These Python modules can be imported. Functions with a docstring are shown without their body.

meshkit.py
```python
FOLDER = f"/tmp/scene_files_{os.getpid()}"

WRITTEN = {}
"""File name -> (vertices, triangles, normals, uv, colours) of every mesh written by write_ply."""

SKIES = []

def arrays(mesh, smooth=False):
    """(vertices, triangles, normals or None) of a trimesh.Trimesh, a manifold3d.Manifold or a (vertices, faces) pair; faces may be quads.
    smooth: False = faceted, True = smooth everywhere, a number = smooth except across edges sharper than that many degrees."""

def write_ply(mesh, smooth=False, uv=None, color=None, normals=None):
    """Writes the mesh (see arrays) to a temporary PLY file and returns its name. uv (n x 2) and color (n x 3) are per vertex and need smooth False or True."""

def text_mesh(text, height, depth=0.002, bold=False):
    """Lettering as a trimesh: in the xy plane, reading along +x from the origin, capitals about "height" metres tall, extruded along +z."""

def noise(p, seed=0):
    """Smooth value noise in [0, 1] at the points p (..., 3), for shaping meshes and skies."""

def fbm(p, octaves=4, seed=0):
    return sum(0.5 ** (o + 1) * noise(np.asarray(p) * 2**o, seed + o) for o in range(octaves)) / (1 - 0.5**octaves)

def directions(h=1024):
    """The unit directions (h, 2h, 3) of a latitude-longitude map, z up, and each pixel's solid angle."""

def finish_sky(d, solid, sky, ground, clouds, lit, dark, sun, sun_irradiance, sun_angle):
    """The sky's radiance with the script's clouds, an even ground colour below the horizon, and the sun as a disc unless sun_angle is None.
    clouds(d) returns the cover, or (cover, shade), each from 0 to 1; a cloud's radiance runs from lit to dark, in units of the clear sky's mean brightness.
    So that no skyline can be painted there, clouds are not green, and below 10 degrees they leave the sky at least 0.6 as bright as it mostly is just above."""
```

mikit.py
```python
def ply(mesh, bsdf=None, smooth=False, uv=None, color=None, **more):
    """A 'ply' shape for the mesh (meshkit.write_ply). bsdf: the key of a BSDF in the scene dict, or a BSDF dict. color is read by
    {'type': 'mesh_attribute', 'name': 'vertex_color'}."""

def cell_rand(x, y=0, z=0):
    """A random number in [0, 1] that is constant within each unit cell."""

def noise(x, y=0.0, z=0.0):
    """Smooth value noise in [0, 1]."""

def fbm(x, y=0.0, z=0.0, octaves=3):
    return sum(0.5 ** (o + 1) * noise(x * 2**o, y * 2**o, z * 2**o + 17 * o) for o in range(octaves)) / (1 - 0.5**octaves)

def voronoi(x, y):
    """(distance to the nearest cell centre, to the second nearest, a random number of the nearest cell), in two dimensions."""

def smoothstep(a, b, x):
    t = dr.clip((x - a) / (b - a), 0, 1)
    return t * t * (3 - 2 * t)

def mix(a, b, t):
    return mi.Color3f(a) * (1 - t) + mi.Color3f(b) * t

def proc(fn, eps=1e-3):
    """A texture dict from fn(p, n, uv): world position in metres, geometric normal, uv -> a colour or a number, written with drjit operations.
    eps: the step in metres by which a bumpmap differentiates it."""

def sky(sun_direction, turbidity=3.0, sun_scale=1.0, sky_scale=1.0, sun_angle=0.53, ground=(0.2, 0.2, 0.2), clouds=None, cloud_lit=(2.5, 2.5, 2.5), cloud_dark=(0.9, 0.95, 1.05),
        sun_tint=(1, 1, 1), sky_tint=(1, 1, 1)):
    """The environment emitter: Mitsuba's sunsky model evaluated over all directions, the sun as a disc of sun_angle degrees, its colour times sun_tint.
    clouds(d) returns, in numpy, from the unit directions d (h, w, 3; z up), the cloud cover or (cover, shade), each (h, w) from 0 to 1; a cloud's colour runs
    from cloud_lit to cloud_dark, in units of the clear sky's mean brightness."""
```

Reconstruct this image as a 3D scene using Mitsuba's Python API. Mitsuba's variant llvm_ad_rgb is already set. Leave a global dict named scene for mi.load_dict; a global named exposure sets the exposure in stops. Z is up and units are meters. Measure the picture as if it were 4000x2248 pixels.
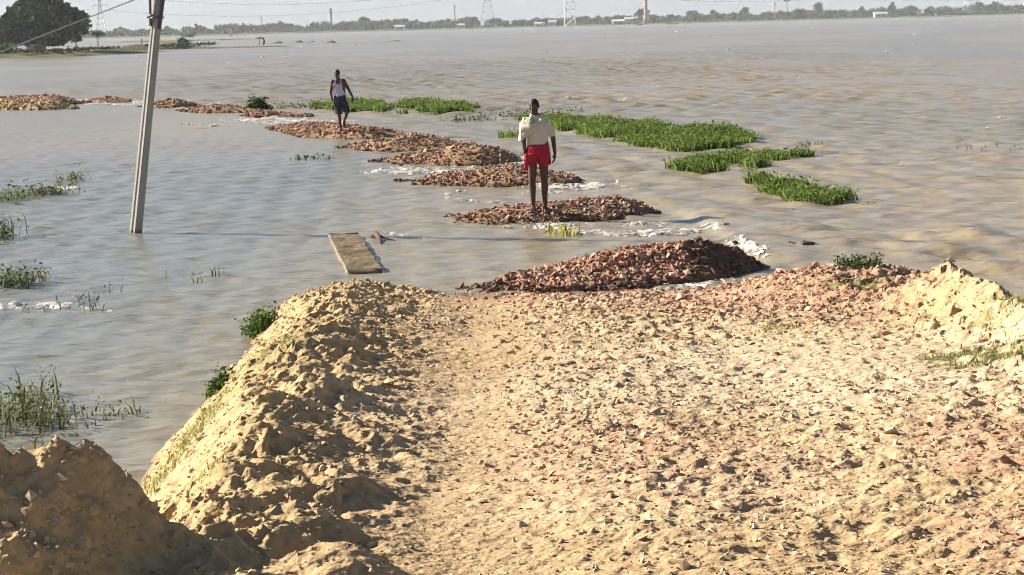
import math
import numpy as np
import trimesh
import manifold3d as m3
import mitsuba as mi
import drjit as dr
import mikit
import meshkit
from mikit import noise, fbm, smoothstep, mix, cell_rand, proc

T = mi.ScalarTransform4f
scene, labels = {}, {}

# ------------------------------------------------------------------ camera, sky, exposure
PITCH, ROLL, EYE = math.atan(1031 / 7500), math.radians(1.46), 3.0
_f = np.array([0, math.cos(PITCH), -math.sin(PITCH)])
_u = np.array([0, math.sin(PITCH), math.cos(PITCH)]) * math.cos(ROLL) + np.array([math.sin(ROLL), 0, 0])
scene['camera'] = {'type': 'perspective', 'fov': 29.863, 'fov_axis': 'x', 'near_clip': 0.1, 'far_clip': 12000.0,
                   'to_world': T().look_at(origin=[0, 0, EYE], target=[float(_f[0]), float(_f[1]), EYE + float(_f[2])], up=_u.tolist()),
                   'medium': {'type': 'ref', 'id': 'air'}}
SUN_AZ, SUN_EL = math.radians(22), math.radians(27)      # left of the view, a little beyond
SUN = [-math.cos(SUN_AZ) * math.cos(SUN_EL), math.sin(SUN_AZ) * math.cos(SUN_EL), math.sin(SUN_EL)]


def cloud_cover(d):
    n = meshkit.fbm(np.stack([d[..., 0] * 3, d[..., 1] * 3, d[..., 2] * 9], -1), 4, 5)
    low = np.exp(-np.maximum(d[..., 2], 0) / 0.16)          # a veil of haze cloud near the horizon all round
    return (0.5 + 0.4 * (n - 0.5)) * low + 0.10 * n


scene['sky'] = mikit.sky(SUN, turbidity=3.0, ground=(0.22, 0.2, 0.16), clouds=cloud_cover, sky_scale=0.33, sun_angle=1.8, cloud_lit=(0.98, 1.04, 1.14), cloud_dark=(.85, .9, 1.0), sun_tint=(0.97, 1.13, 1.56), sky_tint=(0.96, 0.95, 1.08))
exposure = 3.66
HAZE = 0.00012


# ------------------------------------------------------------------ helpers
def put(key, mesh, mat, smooth=False, color=None, label=None, category=None, group=None, kind=None):
    if key in scene:
        n = 1
        while f'{key}_{n:03d}' in scene:
            n += 1
        key = f'{key}_{n:03d}'
    if color is not None and np.ndim(color) == 1:
        v = mesh[0] if isinstance(mesh, (tuple, list)) else mesh.vertices
        color = np.tile(np.asarray(color, float), (len(v), 1))
    scene[key] = mikit.ply(mesh, mat, smooth=smooth, color=color)
    tag(key, label, category, group, kind)
    return key


def tag(key, label=None, category=None, group=None, kind=None):
    d = {k: v for k, v in (('label', label), ('category', category), ('group', group), ('kind', kind)) if v}
    if d:
        labels[key] = {**labels.get(key, {}), **d}


def interp(x, xs, ys):
    return np.interp(x, xs, ys)


def sstep(a, b, x):
    t = np.clip((x - a) / (b - a), 0, 1)
    return t * t * (3 - 2 * t)


def nz(x, y, f, octaves=3, seed=0):
    """Noise from -1 to 1 at wavelength 1 / f."""
    return 2 * meshkit.fbm(np.stack([x * f, y * f, np.zeros_like(x) + 0.37], -1), octaves, seed) - 1


def grid_mesh(xs, ys, z):
    nx, ny = len(xs), len(ys)
    X, Y = np.meshgrid(xs, ys)
    i = np.arange(ny - 1)[:, None] * nx + np.arange(nx - 1)[None]
    f = np.stack([i, i + 1, i + nx + 1, i + nx], -1).reshape(-1, 4)
    f = np.vstack([f[:, [0, 1, 2]], f[:, [0, 2, 3]]])
    return np.stack([X, Y, z], -1).reshape(-1, 3), f


def sample_grid(xs, ys, z, px, py):
    i = np.clip(np.searchsorted(xs, px) - 1, 0, len(xs) - 2)
    j = np.clip(np.searchsorted(ys, py) - 1, 0, len(ys) - 2)
    u = np.clip((px - xs[i]) / (xs[i + 1] - xs[i]), 0, 1)
    v = np.clip((py - ys[j]) / (ys[j + 1] - ys[j]), 0, 1)
    return (z[j, i] * (1 - u) + z[j, i + 1] * u) * (1 - v) + (z[j + 1, i] * (1 - u) + z[j + 1, i + 1] * u) * v


def spaced(a, b, step_a, step_b):
    """Coordinates from a to b whose spacing grows from step_a to step_b."""
    n = int(abs(b - a) / ((step_a + step_b) / 2)) + 2
    t = np.linspace(0, 1, n)
    r = step_b / step_a
    w = (np.exp(np.log(r) * t) - 1) / (r - 1) if abs(r - 1) > 1e-3 else t
    return a + (b - a) * w


def soup(parts):
    """Join (vertices, faces[, colours]) into one."""
    at, V, F, C = 0, [], [], []
    for p in parts:
        V.append(p[0]); F.append(p[1] + at); at += len(p[0])
        if len(p) > 2:
            C.append(p[2])
    return (np.vstack(V), np.vstack(F)), (np.vstack(C) if C else None)


def copies(v, f, M, pos, cols=None):
    """Copies of a small mesh under 3 x 3 matrices M (n) at positions; one colour per copy."""
    n = len(pos)
    V = np.einsum('nij,kj->nki', M, v) + pos[:, None]
    Fc = f[None] + (np.arange(n) * len(v))[:, None, None]
    C = None if cols is None else np.repeat(cols, len(v), 0)
    return V.reshape(-1, 3), Fc.reshape(-1, 3), C


def rotations(rng, n, tilt=math.pi):
    """Random rotations: any turn about z, then a tilt of up to `tilt`."""
    a, b, c = rng.uniform(0, 2 * math.pi, n), rng.uniform(-tilt, tilt, n), rng.uniform(0, 2 * math.pi, n)

    def rz(t):
        o, l = np.zeros_like(t), np.ones_like(t)
        return np.stack([np.stack([np.cos(t), -np.sin(t), o], -1), np.stack([np.sin(t), np.cos(t), o], -1), np.stack([o, o, l], -1)], -2)

    o, l = np.zeros(n), np.ones(n)
    rx = np.stack([np.stack([l, o, o], -1), np.stack([o, np.cos(b), -np.sin(b)], -1), np.stack([o, np.sin(b), np.cos(b)], -1)], -2)
    return rz(a) @ rx @ rz(c)


def tube(points, radii, sides=6):
    p = np.asarray(points, float)
    r = np.broadcast_to(np.asarray(radii, float), (len(p),))
    t = np.gradient(p, axis=0)
    t /= np.linalg.norm(t, axis=1, keepdims=True) + 1e-12
    a = np.cross(t, np.where(np.abs(t[:, 2:]) < 0.9, [0, 0, 1.0], [1.0, 0, 0]))
    a /= np.linalg.norm(a, axis=1, keepdims=True) + 1e-12
    b, ang = np.cross(t, a), np.arange(sides) * 2 * math.pi / sides
    v = p[:, None] + r[:, None, None] * (np.cos(ang)[None, :, None] * a[:, None] + np.sin(ang)[None, :, None] * b[:, None])
    i, j = np.meshgrid(np.arange(len(p) - 1), np.arange(sides), indexing='ij')
    q = np.stack([i * sides + j, i * sides + (j + 1) % sides, (i + 1) * sides + (j + 1) % sides, (i + 1) * sides + j], -1).reshape(-1, 4)
    F = [q[:, [0, 1, 2]], q[:, [0, 2, 3]]]
    k = np.arange(1, sides - 1)
    F.append(np.stack([0 * k, k + 1, k], -1))
    e = (len(p) - 1) * sides
    F.append(np.stack([0 * k + e, k + e, k + 1 + e], -1))
    return v.reshape(-1, 3), np.vstack(F)


def box(x0, x1, y0, y1, z0, z1):
    m = trimesh.creation.box(bounds=[[x0, y0, z0], [x1, y1, z1]])
    return np.array(m.vertices), np.array(m.faces)


# ------------------------------------------------------------------ materials
def two(d):
    return {'type': 'twosided', 'bsdf': d}


def pr(color, rough=0.9, spec=0.2, **k):
    c = color if isinstance(color, dict) else {'type': 'rgb', 'value': list(color)}
    return {'type': 'principled', 'base_color': c, 'roughness': rough, 'specular': spec, **k}


VC = {'type': 'mesh_attribute', 'name': 'vertex_color'}


def blob(p, x, y, rx, ry, soft=0.8):
    d = dr.sqrt(dr.square((p.x - x) / rx) + dr.square((p.y - y) / ry))
    w = 0.7 * (fbm(p.x * 2.3 + x, p.y * 1.7, 0.0, 3) - 0.5)
    return 1 - smoothstep(1 - soft * 0.5, 1 + soft * 0.5, d + w)


def soil_color(p, n, uv):
    c = mix((0.295, 0.205, 0.108), (0.36, 0.263, 0.151), smoothstep(0.3, 0.7, fbm(p.x * 0.9, p.y * 0.8, 0.0, 3)))
    yel = dr.maximum(1 - smoothstep(-1.35, -0.7, p.x + 0.5 * (fbm(p.x * 1.5, p.y * 1.5, 3.0) - 0.5)), smoothstep(3.0, 3.5, p.x + 0.5 * (fbm(p.x * 1.5, p.y * 1.5, 7.0) - 0.5)))
    worn = dr.exp(-dr.square((p.x + 0.25 + 0.2 * (fbm(p.y * 0.7, 3.0, 0.0, 2) - 0.5)) / 0.5)) * (0.5 + fbm(p.x * 2.2, p.y * 1.2, 6.0, 3))
    c = mix(c, (0.274, 0.194, 0.104), 0.6 * dr.minimum(worn, 1))
    c = mix(c, (0.335, 0.238, 0.115), 0.7 * yel)
    c = mix(c, (0.374, 0.292, 0.191), 0.7 * blob(p, 1.9, 12.6, 1.9, 1.7))
    for x, y, rx, ry, a in ((2.9, 18.6, 1.9, 2.6, .8), (0.75, 9.4, .8, .9, .45), (2.5, 9.5, .5, .9, .6), (2.25, 7.6, .6, .8, .5), (0.62, 10.6, .5, .6, .3), (1.2, 20.6, 2.2, 1.2, .6)):
        c = mix(c, (0.288, 0.173, 0.108), 1.1 * a * smoothstep(.1, .55, fbm(p.x * 6, p.y * 5, 2.0, 3)) * blob(p, x, y, rx, ry))
    for x, y, rx, ry, a in ((3.05, 12.85, .35, .22, .75), (3.3, 12.45, .5, .22, .8), (-1.75, 13.6, .35, .6, .55), (-2.15, 12.4, .3, .7, .8), (-1.45, 9.1, .2, .3, .6), (3.6, 13.9, .3, .4, .5), (3.2, 17.8, .4, .3, .6)):
        c = mix(c, (0.115, 0.122, 0.0396), a * blob(p, x, y, rx, ry) * smoothstep(0.35, 0.6, fbm(p.x * 9, p.y * 9, 1.0)))
    wet = 1 - smoothstep(0.0, 0.10, p.z + 0.05 * (fbm(p.x * 3, p.y * 3, 5.0) - 0.5))
    c = mix(c, (0.144, 0.101, 0.0612), 0.8 * wet)
    g = fbm(p.x * 23, p.y * 23, p.z * 23, 3)
    return c * (0.70 + 0.6 * g)


def mound_color(p, n, uv):
    c = mix((0.173, 0.101, 0.0576), (0.238, 0.151, 0.0828), fbm(p.x * 1.1, p.y * 0.9, 0.0, 3))
    wet = 1 - smoothstep(0.0, 0.07, p.z + 0.04 * (fbm(p.x * 3, p.y * 3, 5.0) - 0.5))
    c = mix(c, (0.0792, 0.054, 0.036), 0.85 * wet)
    c = mix(c, (0.075, 0.055, 0.040), 0.8 * blob(p, 2.6, 22.55, 0.5, 0.5))      # right end of the nearest mound: wetness plus painted shade
    return c * (0.65 + 0.7 * fbm(p.x * 17, p.y * 17, p.z * 17, 3))


def yellow_color(p, n, uv):
    c = mix((0.245, 0.176, 0.09), (0.302, 0.223, 0.119), fbm(p.x * 1.1, p.y * 0.9, 0.0, 3))
    return c * (0.6 + 0.8 * fbm(p.x * 6, p.y * 6, p.z * 6, 3))


def bank_color(p, n, uv):
    c = mix((0.054, 0.0612, 0.0274), (0.115, 0.101, 0.0504), smoothstep(0.35, 0.65, fbm(p.x * 0.25, p.y * 0.15, 0.0, 3)))
    return c * (0.6 + 0.8 * fbm(p.x * 1.5, p.y * 1.5, p.z * 2.5, 3))


def water_color(p, n, uv):
    silt = fbm(p.x * 0.11 + 3.1, p.y * 0.05, 0.0, 3)
    c = mix((0.215, 0.183, 0.113), (0.258, 0.206, 0.121), smoothstep(0.3, 0.7, silt))
    still = smoothstep(-1.0, 2.5, -p.x - 2.0 + 2.0 * (silt - 0.5)) * (1 - smoothstep(35, 60, p.y))
    c = mix(c, (0.162, 0.170, 0.146), 0.9 * still)  # grey of the reflected sky mixed into the base colour of the calm water
    return c


def ripple(p, n, uv):
    """Height in metres of the wind ripples too fine for the mesh."""
    near = 1 - smoothstep(60, 140, p.y)
    x, y = p.x * 0.96 + p.y * 0.28, p.y * 0.96 - p.x * 0.28
    a = 0.032 * fbm(x * 2.6, y * 5.5, 0.0, 4) * near
    b = 0.15 * fbm(x * 0.6, y * 1.2, 4.0, 4) * smoothstep(30, 110, p.y)
    return a + b


def grain(scale, height):
    return proc(lambda p, n, uv: height * fbm(p.x * scale, p.y * scale, p.z * scale, 3), eps=0.3 / scale)


def concrete(p, n, uv):
    c = mix((0.244, 0.229, 0.2), (0.326, 0.307, 0.27), fbm(p.x * 9, p.y * 9, p.z * 1.3, 3))
    return mix(c, (0.118, 0.0962, 0.0666), 1 - smoothstep(0.02, 0.10, p.z + 0.05 * fbm(p.x * 30, p.y * 30, 0.0)))


def slab_color(p, n, uv):
    c = mix((0.072, 0.052, 0.028), (0.135, 0.10, 0.056), smoothstep(0.3, 0.7, fbm(p.x * 5, p.y * 2.5, 1.0, 4)))
    c = mix(c, (0.06, 0.058, 0.026), 0.5 * smoothstep(0.5, 0.65, fbm(p.x * 4, p.y * 3, 9.0, 3)))
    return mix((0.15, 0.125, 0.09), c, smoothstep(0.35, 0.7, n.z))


MAT = {
    'soil': two({'type': 'bumpmap', 'arbitrary': {'type': 'proc', **proc(lambda p, n, uv: 0.012 * fbm(p.x * 30, p.y * 30, p.z * 30, 3), 0.006)}, 'bsdf': pr(proc(soil_color), 0.95, 0.1)}),
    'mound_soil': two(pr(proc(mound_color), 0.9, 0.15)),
    'yellow_soil': two(pr(proc(yellow_color), 0.95, 0.1)),
    'bank_soil': two(pr(proc(bank_color), 0.95, 0.1)),
    'field': two(pr((0.05, 0.075, 0.03), 0.95, 0.1)),
    'stone': two(pr(VC, 0.9, 0.15)),
    'water': two({'type': 'bumpmap', 'arbitrary': proc(ripple, 0.02), 'bsdf': {'type': 'roughplastic', 'diffuse_reflectance': proc(water_color), 'int_ior': 1.333, 'alpha': 0.09, 'nonlinear': False}}),
    'foam': {'type': 'mask', 'opacity': proc(lambda p, n, uv: 0.06 + 0.90 * smoothstep(0.38, 0.66, 0.5 * fbm(p.x * 22, p.y * 11, 0.0, 3) + 0.5 * fbm(p.x * 5, p.y * 3, 8.0, 2))), 'bsdf': two(pr((0.43, 0.41, 0.37), 0.7, 0.3))},
    'blade': {'type': 'principledthin', 'base_color': VC, 'roughness': 0.6, 'diff_trans': 0.9},
    'leaf': {'type': 'principledthin', 'base_color': VC, 'roughness': 0.6, 'diff_trans': 0.5},
    'far_leaf': two({'type': 'diffuse', 'reflectance': VC}),
    'bark': two(pr((0.13, 0.10, 0.075), 0.9)),
    'concrete': two(pr(proc(concrete), 0.85)),
    'slab': two(pr(proc(slab_color), 0.9)),
    'dark_steel': two(pr((0.07, 0.065, 0.06), 0.6, 0.4)),
    'galvanised': two(pr((0.42, 0.43, 0.45), 0.5, 0.5, metallic=0.3)),
    'wire': two(pr((0.30, 0.30, 0.31), 0.5, 0.5)),
    'dead_wood': two(pr((0.08, 0.06, 0.045), 0.9)),
    'whitewash': two(pr((0.30, 0.30, 0.29), 0.9)),
    'roof_sheet': two(pr((0.42, 0.41, 0.39), 0.8)),
    'window_dark': two(pr((0.05, 0.05, 0.055), 0.4)),
    'brick_red': two(pr((0.33, 0.17, 0.14), 0.9)),
    'pale_brick': two(pr((0.42, 0.27, 0.23), 0.9)),
    'mast_paint': two(pr((0.36, 0.22, 0.20), 0.7)),
    'skin': two(pr((0.080, 0.042, 0.028), 0.6, 0.2)),
    'hair': two(pr((0.012, 0.010, 0.009), 0.6, 0.3)),
    'eye_white': two(pr((0.35, 0.32, 0.29), 0.5)),
    'lips': two(pr((0.13, 0.05, 0.042), 0.5)),
    'cream_cloth': two(pr(proc(lambda p, n, uv: mi.Color3f(0.52, 0.46, 0.36) * (0.9 + 0.2 * fbm(p.x * 60, p.y * 60, p.z * 14))), 0.95, 0.1)),
    'shawl_cloth': two(pr(proc(lambda p, n, uv: mi.Color3f(0.50, 0.42, 0.32) * (0.88 + 0.24 * fbm(p.x * 50, p.y * 50, p.z * 50))), 0.95, 0.1)),
    'red_cloth': two(pr((0.32, 0.012, 0.024), 0.85, 0.2)),
    'vest_cloth': two(pr((0.44, 0.41, 0.50), 0.9, 0.1)),
    'navy_cloth': two(pr((0.030, 0.028, 0.045), 0.9, 0.15)),
}
MAT['soil']['bsdf']['arbitrary'] = proc(lambda p, n, uv: 0.022 * fbm(p.x * 32, p.y * 32, p.z * 32, 4), 0.004)
scene.update(MAT)
scene['air'] = {'type': 'homogeneous', 'albedo': {'type': 'rgb', 'value': [0.86, 0.915, 0.965]}, 'sigma_t': HAZE}
scene['haze'] = {'type': 'cube', 'to_world': T().translate([0, 0, 21.5]).scale([4150, 2750, 24]), 'bsdf': {'type': 'null'}, 'interior': {'type': 'ref', 'id': 'air'}}
tag('haze', 'pale summer haze over the flooded plain', 'haze', kind='stuff')

# ------------------------------------------------------------------ the broken embankment (ground)
LINE_Y = np.array([0, 22, 23, 29.5, 36.5, 42.5, 47.5, 55, 67, 72, 78, 85.5, 86.5])
LINE_X = np.array([4.2, 3.8, 2.9, .5, -.5, -1.5, -2.5, -5, -8, -11, -13.5, -17.5, -30])


def lake_side(x, y):
    """1 on the open lake, 0 on the sheltered side of the old embankment."""
    return np.where(y > 86.5, sstep(86.5, 92, y), 0) + np.where(y <= 86.5, sstep(0.2, 2.5, x - interp(y, LINE_Y, LINE_X)), 0)


LAND_Y = np.array([-8, 0, 9.7, 12.2, 13.5, 15.5, 17.5, 20.0, 21.1, 22.3, 23.0])
LAND_L = np.array([-2.6, -2.5, -2.32, -2.47, -2.6, -2.5, -2.48, -2.57, -2.48, -2.1, -1.6])
DECK = ([-8, 5, 8, 12, 16, 20, 21.6, 24], [1.0, .93, .84, .70, .47, .13, .0, -.25])
CREST_Y = np.array([-8, 6, 8.2, 8.8, 9.8, 12.2, 14.6, 17.7, 21.0, 22.2])
CREST_X = np.array([-1.3, -1.25, -1.28, -1.2, -1.17, -1.26, -1.38, -1.58, -1.75, -1.75])
LUMPS = [(-1.3, 10.55, .20, .28), (-1.12, 11.4, .15, .22), (-1.30, 8.95, .16, .26), (-1.0, 8.62, .14, .18), (-.82, 8.8, .21, .22), (-.86, 7.98, .16, .20), (-.62, 7.25, .22, .24),
         (-1.16, 7.4, .16, .2), (-1.2, 8.2, .14, .2), (-.98, 7.62, .15, .2), (-1.5, 13.3, .16, .3), (-1.42, 14.5, .14, .3), (-1.25, 9.75, .20, .22), (-1.0, 9.9, .12, .2), (-.75, 10.2, .09, .2),
         (-1.7, 8.0, .12, .22), (-1.6, 9.6, .12, .22), (-1.75, 10.9, .12, .25), (-1.0, 6.8, .12, .2)]


def ground_z(x, y):
    deck = interp(y, *DECK)
    left = x - interp(y, LAND_Y, LAND_L) + 0.10 * nz(x, y, 1.6, 3, 3)
    crest_x = interp(y, CREST_Y, CREST_X) + 0.10 * nz(0 * x, y, 0.8, 2, 8)
    crest_h = interp(y, [-8, 6, 9, 12, 15, 18, 20, 21, 22.4], [.10, .04, .04, .06, .10, .12, .09, .06, .02]) * (0.9 + 0.9 * nz(0 * x, y, 0.9, 3, 4))
    rough = sstep(0.9, 0.1, np.abs(x - crest_x - 0.05)) + sstep(0.9, 0.1, np.abs(x - 3.9))
    # the earth bund along the left edge, steeper on the road side where it has slumped
    d = x - crest_x
    bund = crest_h * np.where(d > 0, np.exp(-(d / .26) ** 2), np.exp(-(d / .5) ** 2))
    z = deck + bund
    # the bund along the right edge
    yr = sstep(17.6, 16.3, y)
    dr_ = x - 3.95 - 0.12 * nz(0 * x, y, .9, 2, 9)
    z = z + yr * .35 * np.exp(-(np.maximum(np.abs(dr_) - .12, 0) / np.where(dr_ < 0, .42, .5)) ** 2)
    # rubble tipped at the right of the road end
    q = np.sqrt(((x - 3.25) / 1.5) ** 2 + ((y - 18.9) / 2.1) ** 2)
    z = z + (.24 + .08 * nz(x, y, .9, 2, 12)) * sstep(1.05, .25, q)
    # lumps and slumped clods at the road side of the bund
    lump = 0
    for lx, ly, h, r in LUMPS:
        dx, dy = (x - lx), (y - ly) * .8
        k = np.exp(-((np.sqrt(dx ** 2 + dy ** 2) * np.where(dx > 0, 1.45, .9) / r) ** 2.6))
        lump = np.maximum(lump, .5 * h * k)
    z = z + lump
    # relief of all sizes, flattened in the worn track
    flat = 1 - .72 * np.exp(-((x + .25) / .5) ** 2) * sstep(.3, .0, rough)
    z = z + 0.035 * nz(x, y, 1.3, 3, 1) + flat * (0.030 + 0.036 * rough) * nz(x + .06 * nz(x, y, 5, 2, 15), y, 3.2, 4, 2) + flat * (0.022 + 0.034 * rough) * (1 - 2 * np.abs(nz(x, y, 7.5, 3, 5)))
    track = np.exp(-((x + .25) / .5) ** 2) + np.exp(-((x - 1.5) / .5) ** 2) * .5
    z = z - 0.05 * track * sstep(24, 18, y)
    # the banks down into the water
    slope = left * interp(y, [0, 10, 17, 21, 23], [1.0, 1.0, .75, .6, .4])
    z = np.minimum(z, slope + 0.05 * nz(x, y, 2.5, 3, 6) * sstep(.1, .5, slope) * 1.2)
    front = (interp(x, [-2.2, -1.3, -.3, .85, 1.64, 2.4, 3.0, 3.7, 4.4, 4.6, 4.7, 5.05, 6.2, 9], [22.5, 21.9, 21.6, 20.6, 20.9, 21.3, 21.6, 21.7, 21.5, 20.0, 18.4, 18.0, 17.6, 17.5]) - y)
    z = np.minimum(z, front * .30 + 0.04 * nz(x, y, 2.0, 3, 7) * sstep(-.2, .4, front))
    right = 4.75 - x + .15 * nz(x, y, 1.2, 3, 10)
    z = np.minimum(z, np.maximum(right, -0.6) * .85)
    return np.maximum(z, -0.45)


GX = np.concatenate([spaced(-3.6, -2.9, .05, .022)[:-1], np.arange(-2.9, 4.3, .021), spaced(4.3, 5.6, .022, .08)])
GY = np.concatenate([spaced(-8, 6.0, .5, .03)[:-1], spaced(6.0, 24.5, .018, .045)])
X, Y = np.meshgrid(GX, GY)
GZ = ground_z(X, Y)
# fine crumbs, only where the soil is loose
GZ = GZ + (0.010 * nz(X, Y, 18, 2, 31) + 0.016 * np.maximum(nz(X, Y, 10, 3, 32), 0)) * sstep(-.1, .05, GZ)


def clods(xs, ys, Z, px, py, rad, hgt, rng):
    """Press angular clods of soil into a height field."""
    L = np.zeros_like(Z)
    for x, y, r, h, a, tx, ty, e in zip(px, py, rad, hgt, rng.uniform(0, math.pi, len(px)), rng.normal(0, .35, len(px)), rng.normal(0, .35, len(px)), rng.uniform(.6, 1.0, len(px))):
        i0, i1 = np.searchsorted(xs, (x - r * 1.1, x + r * 1.1))
        j0, j1 = np.searchsorted(ys, (y - r * 1.1, y + r * 1.1))
        if i1 - i0 < 2 or j1 - j0 < 2:
            continue
        u, v = (xs[i0:i1] - x)[None, :] / r, (ys[j0:j1] - y)[:, None] / r
        p, q = u * math.cos(a) + v * math.sin(a), (v * math.cos(a) - u * math.sin(a)) / e
        d = np.maximum(np.maximum(np.abs(p), np.abs(q)), .72 * np.abs(p + q))
        k = np.clip((1 - d) * 2.6, 0, 1)
        L[j0:j1, i0:i1] = np.maximum(L[j0:j1, i0:i1], h * k * (1 + tx * p * 1.2 + ty * q * 1.2))
    Z += L


rc = np.random.default_rng(5)
n = 34000
cx_, cy_ = rc.uniform(-2.6, 4.4, n), 6.3 * (22 / 6.3) ** rc.random(n)
loose = np.clip(sstep(.75, .1, np.abs(cx_ + 1.55)) + sstep(.8, .2, np.abs(cx_ - 3.7)) + .45 + .5 * nz(cx_, cy_, .8, 2, 33) - .55 * np.exp(-((cx_ + .25) / .55) ** 2) - .3 * np.exp(-((cx_ - 2.0) / 1.2) ** 2 - ((cy_ - 12.7) / 1.6) ** 2), .08, 1.3)
keep = (rc.random(n) < loose) & (np.abs(cx_) < .30 * cy_ + .3)
cx_, cy_, loose = cx_[keep], cy_[keep], loose[keep]
cr = np.clip(np.exp(rc.normal(math.log(.024), .55, len(cx_))), .014, .13) * interp(cy_, [6, 14, 22], [.85, 1.25, 1.7]) * (.75 + .4 * loose)
clods(GX, GY, GZ, cx_, cy_, cr, np.minimum(cr * rc.uniform(.2, .65, len(cr)), .055) * np.clip(loose, .28, .8), rc)


def on_ground(x, y):
    return sample_grid(GX, GY, GZ, x, y)


put('ground', grid_mesh(GX, GY, GZ), 'soil', smooth=True, label='broken earth embankment road of tan soil running into the flood', category='ground', kind='structure')

# the tall soil heap at the lower left, close to the camera
HX, HY = np.arange(-5.2, .2, .022), np.arange(4.6, 9.6, .022)
X, Y = np.meshgrid(HX, HY)
top = interp(X, [-5.2, -3.2, -2.3, -1.92, -1.73, -1.62, -1.52, -1.38, -1.2, -1.06, -.9, -.6], [1.30, 1.36, 1.41, 1.42, 1.41, 1.37, 1.30, 1.14, 1.00, .86, .62, .30])
dy = Y - 7.25 - .15 * nz(X, 0 * Y, .9, 2, 21)
HZ = top - np.where(dy > 0, 1.05 * np.maximum(dy, 0), .95 * np.maximum(-dy, 0))
HZ = HZ + .07 * nz(X, Y, 1.8, 3, 22) + .06 * nz(X, Y, 4.5, 3, 23) + .045 * (1 - 2 * np.abs(nz(X, Y, 8, 3, 24))) + .008 * nz(X, Y, 20, 2, 25)
HZ = np.minimum(HZ, .5 + 2.0 * (HX[-1] - X))
n = 2600
hx_, hy_ = rc.uniform(-3.4, -.4, n), rc.uniform(5.4, 8.4, n)
hr_ = np.clip(np.exp(rc.normal(math.log(.030), .5, n)), .014, .10)
clods(HX, HY, HZ, hx_, hy_, hr_, hr_ * rc.uniform(.25, .7, n), rc)
put('soil_heap', grid_mesh(HX, HY, np.maximum(HZ, -.3)), 'soil', smooth=True, label='tall heap of loose soil in shade at the lower left corner', category='soil heap', kind='structure')


def on_heap(x, y):
    return sample_grid(HX, HY, HZ, x, y)


# ------------------------------------------------------------------ water
rw = np.random.default_rng(11)


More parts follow.
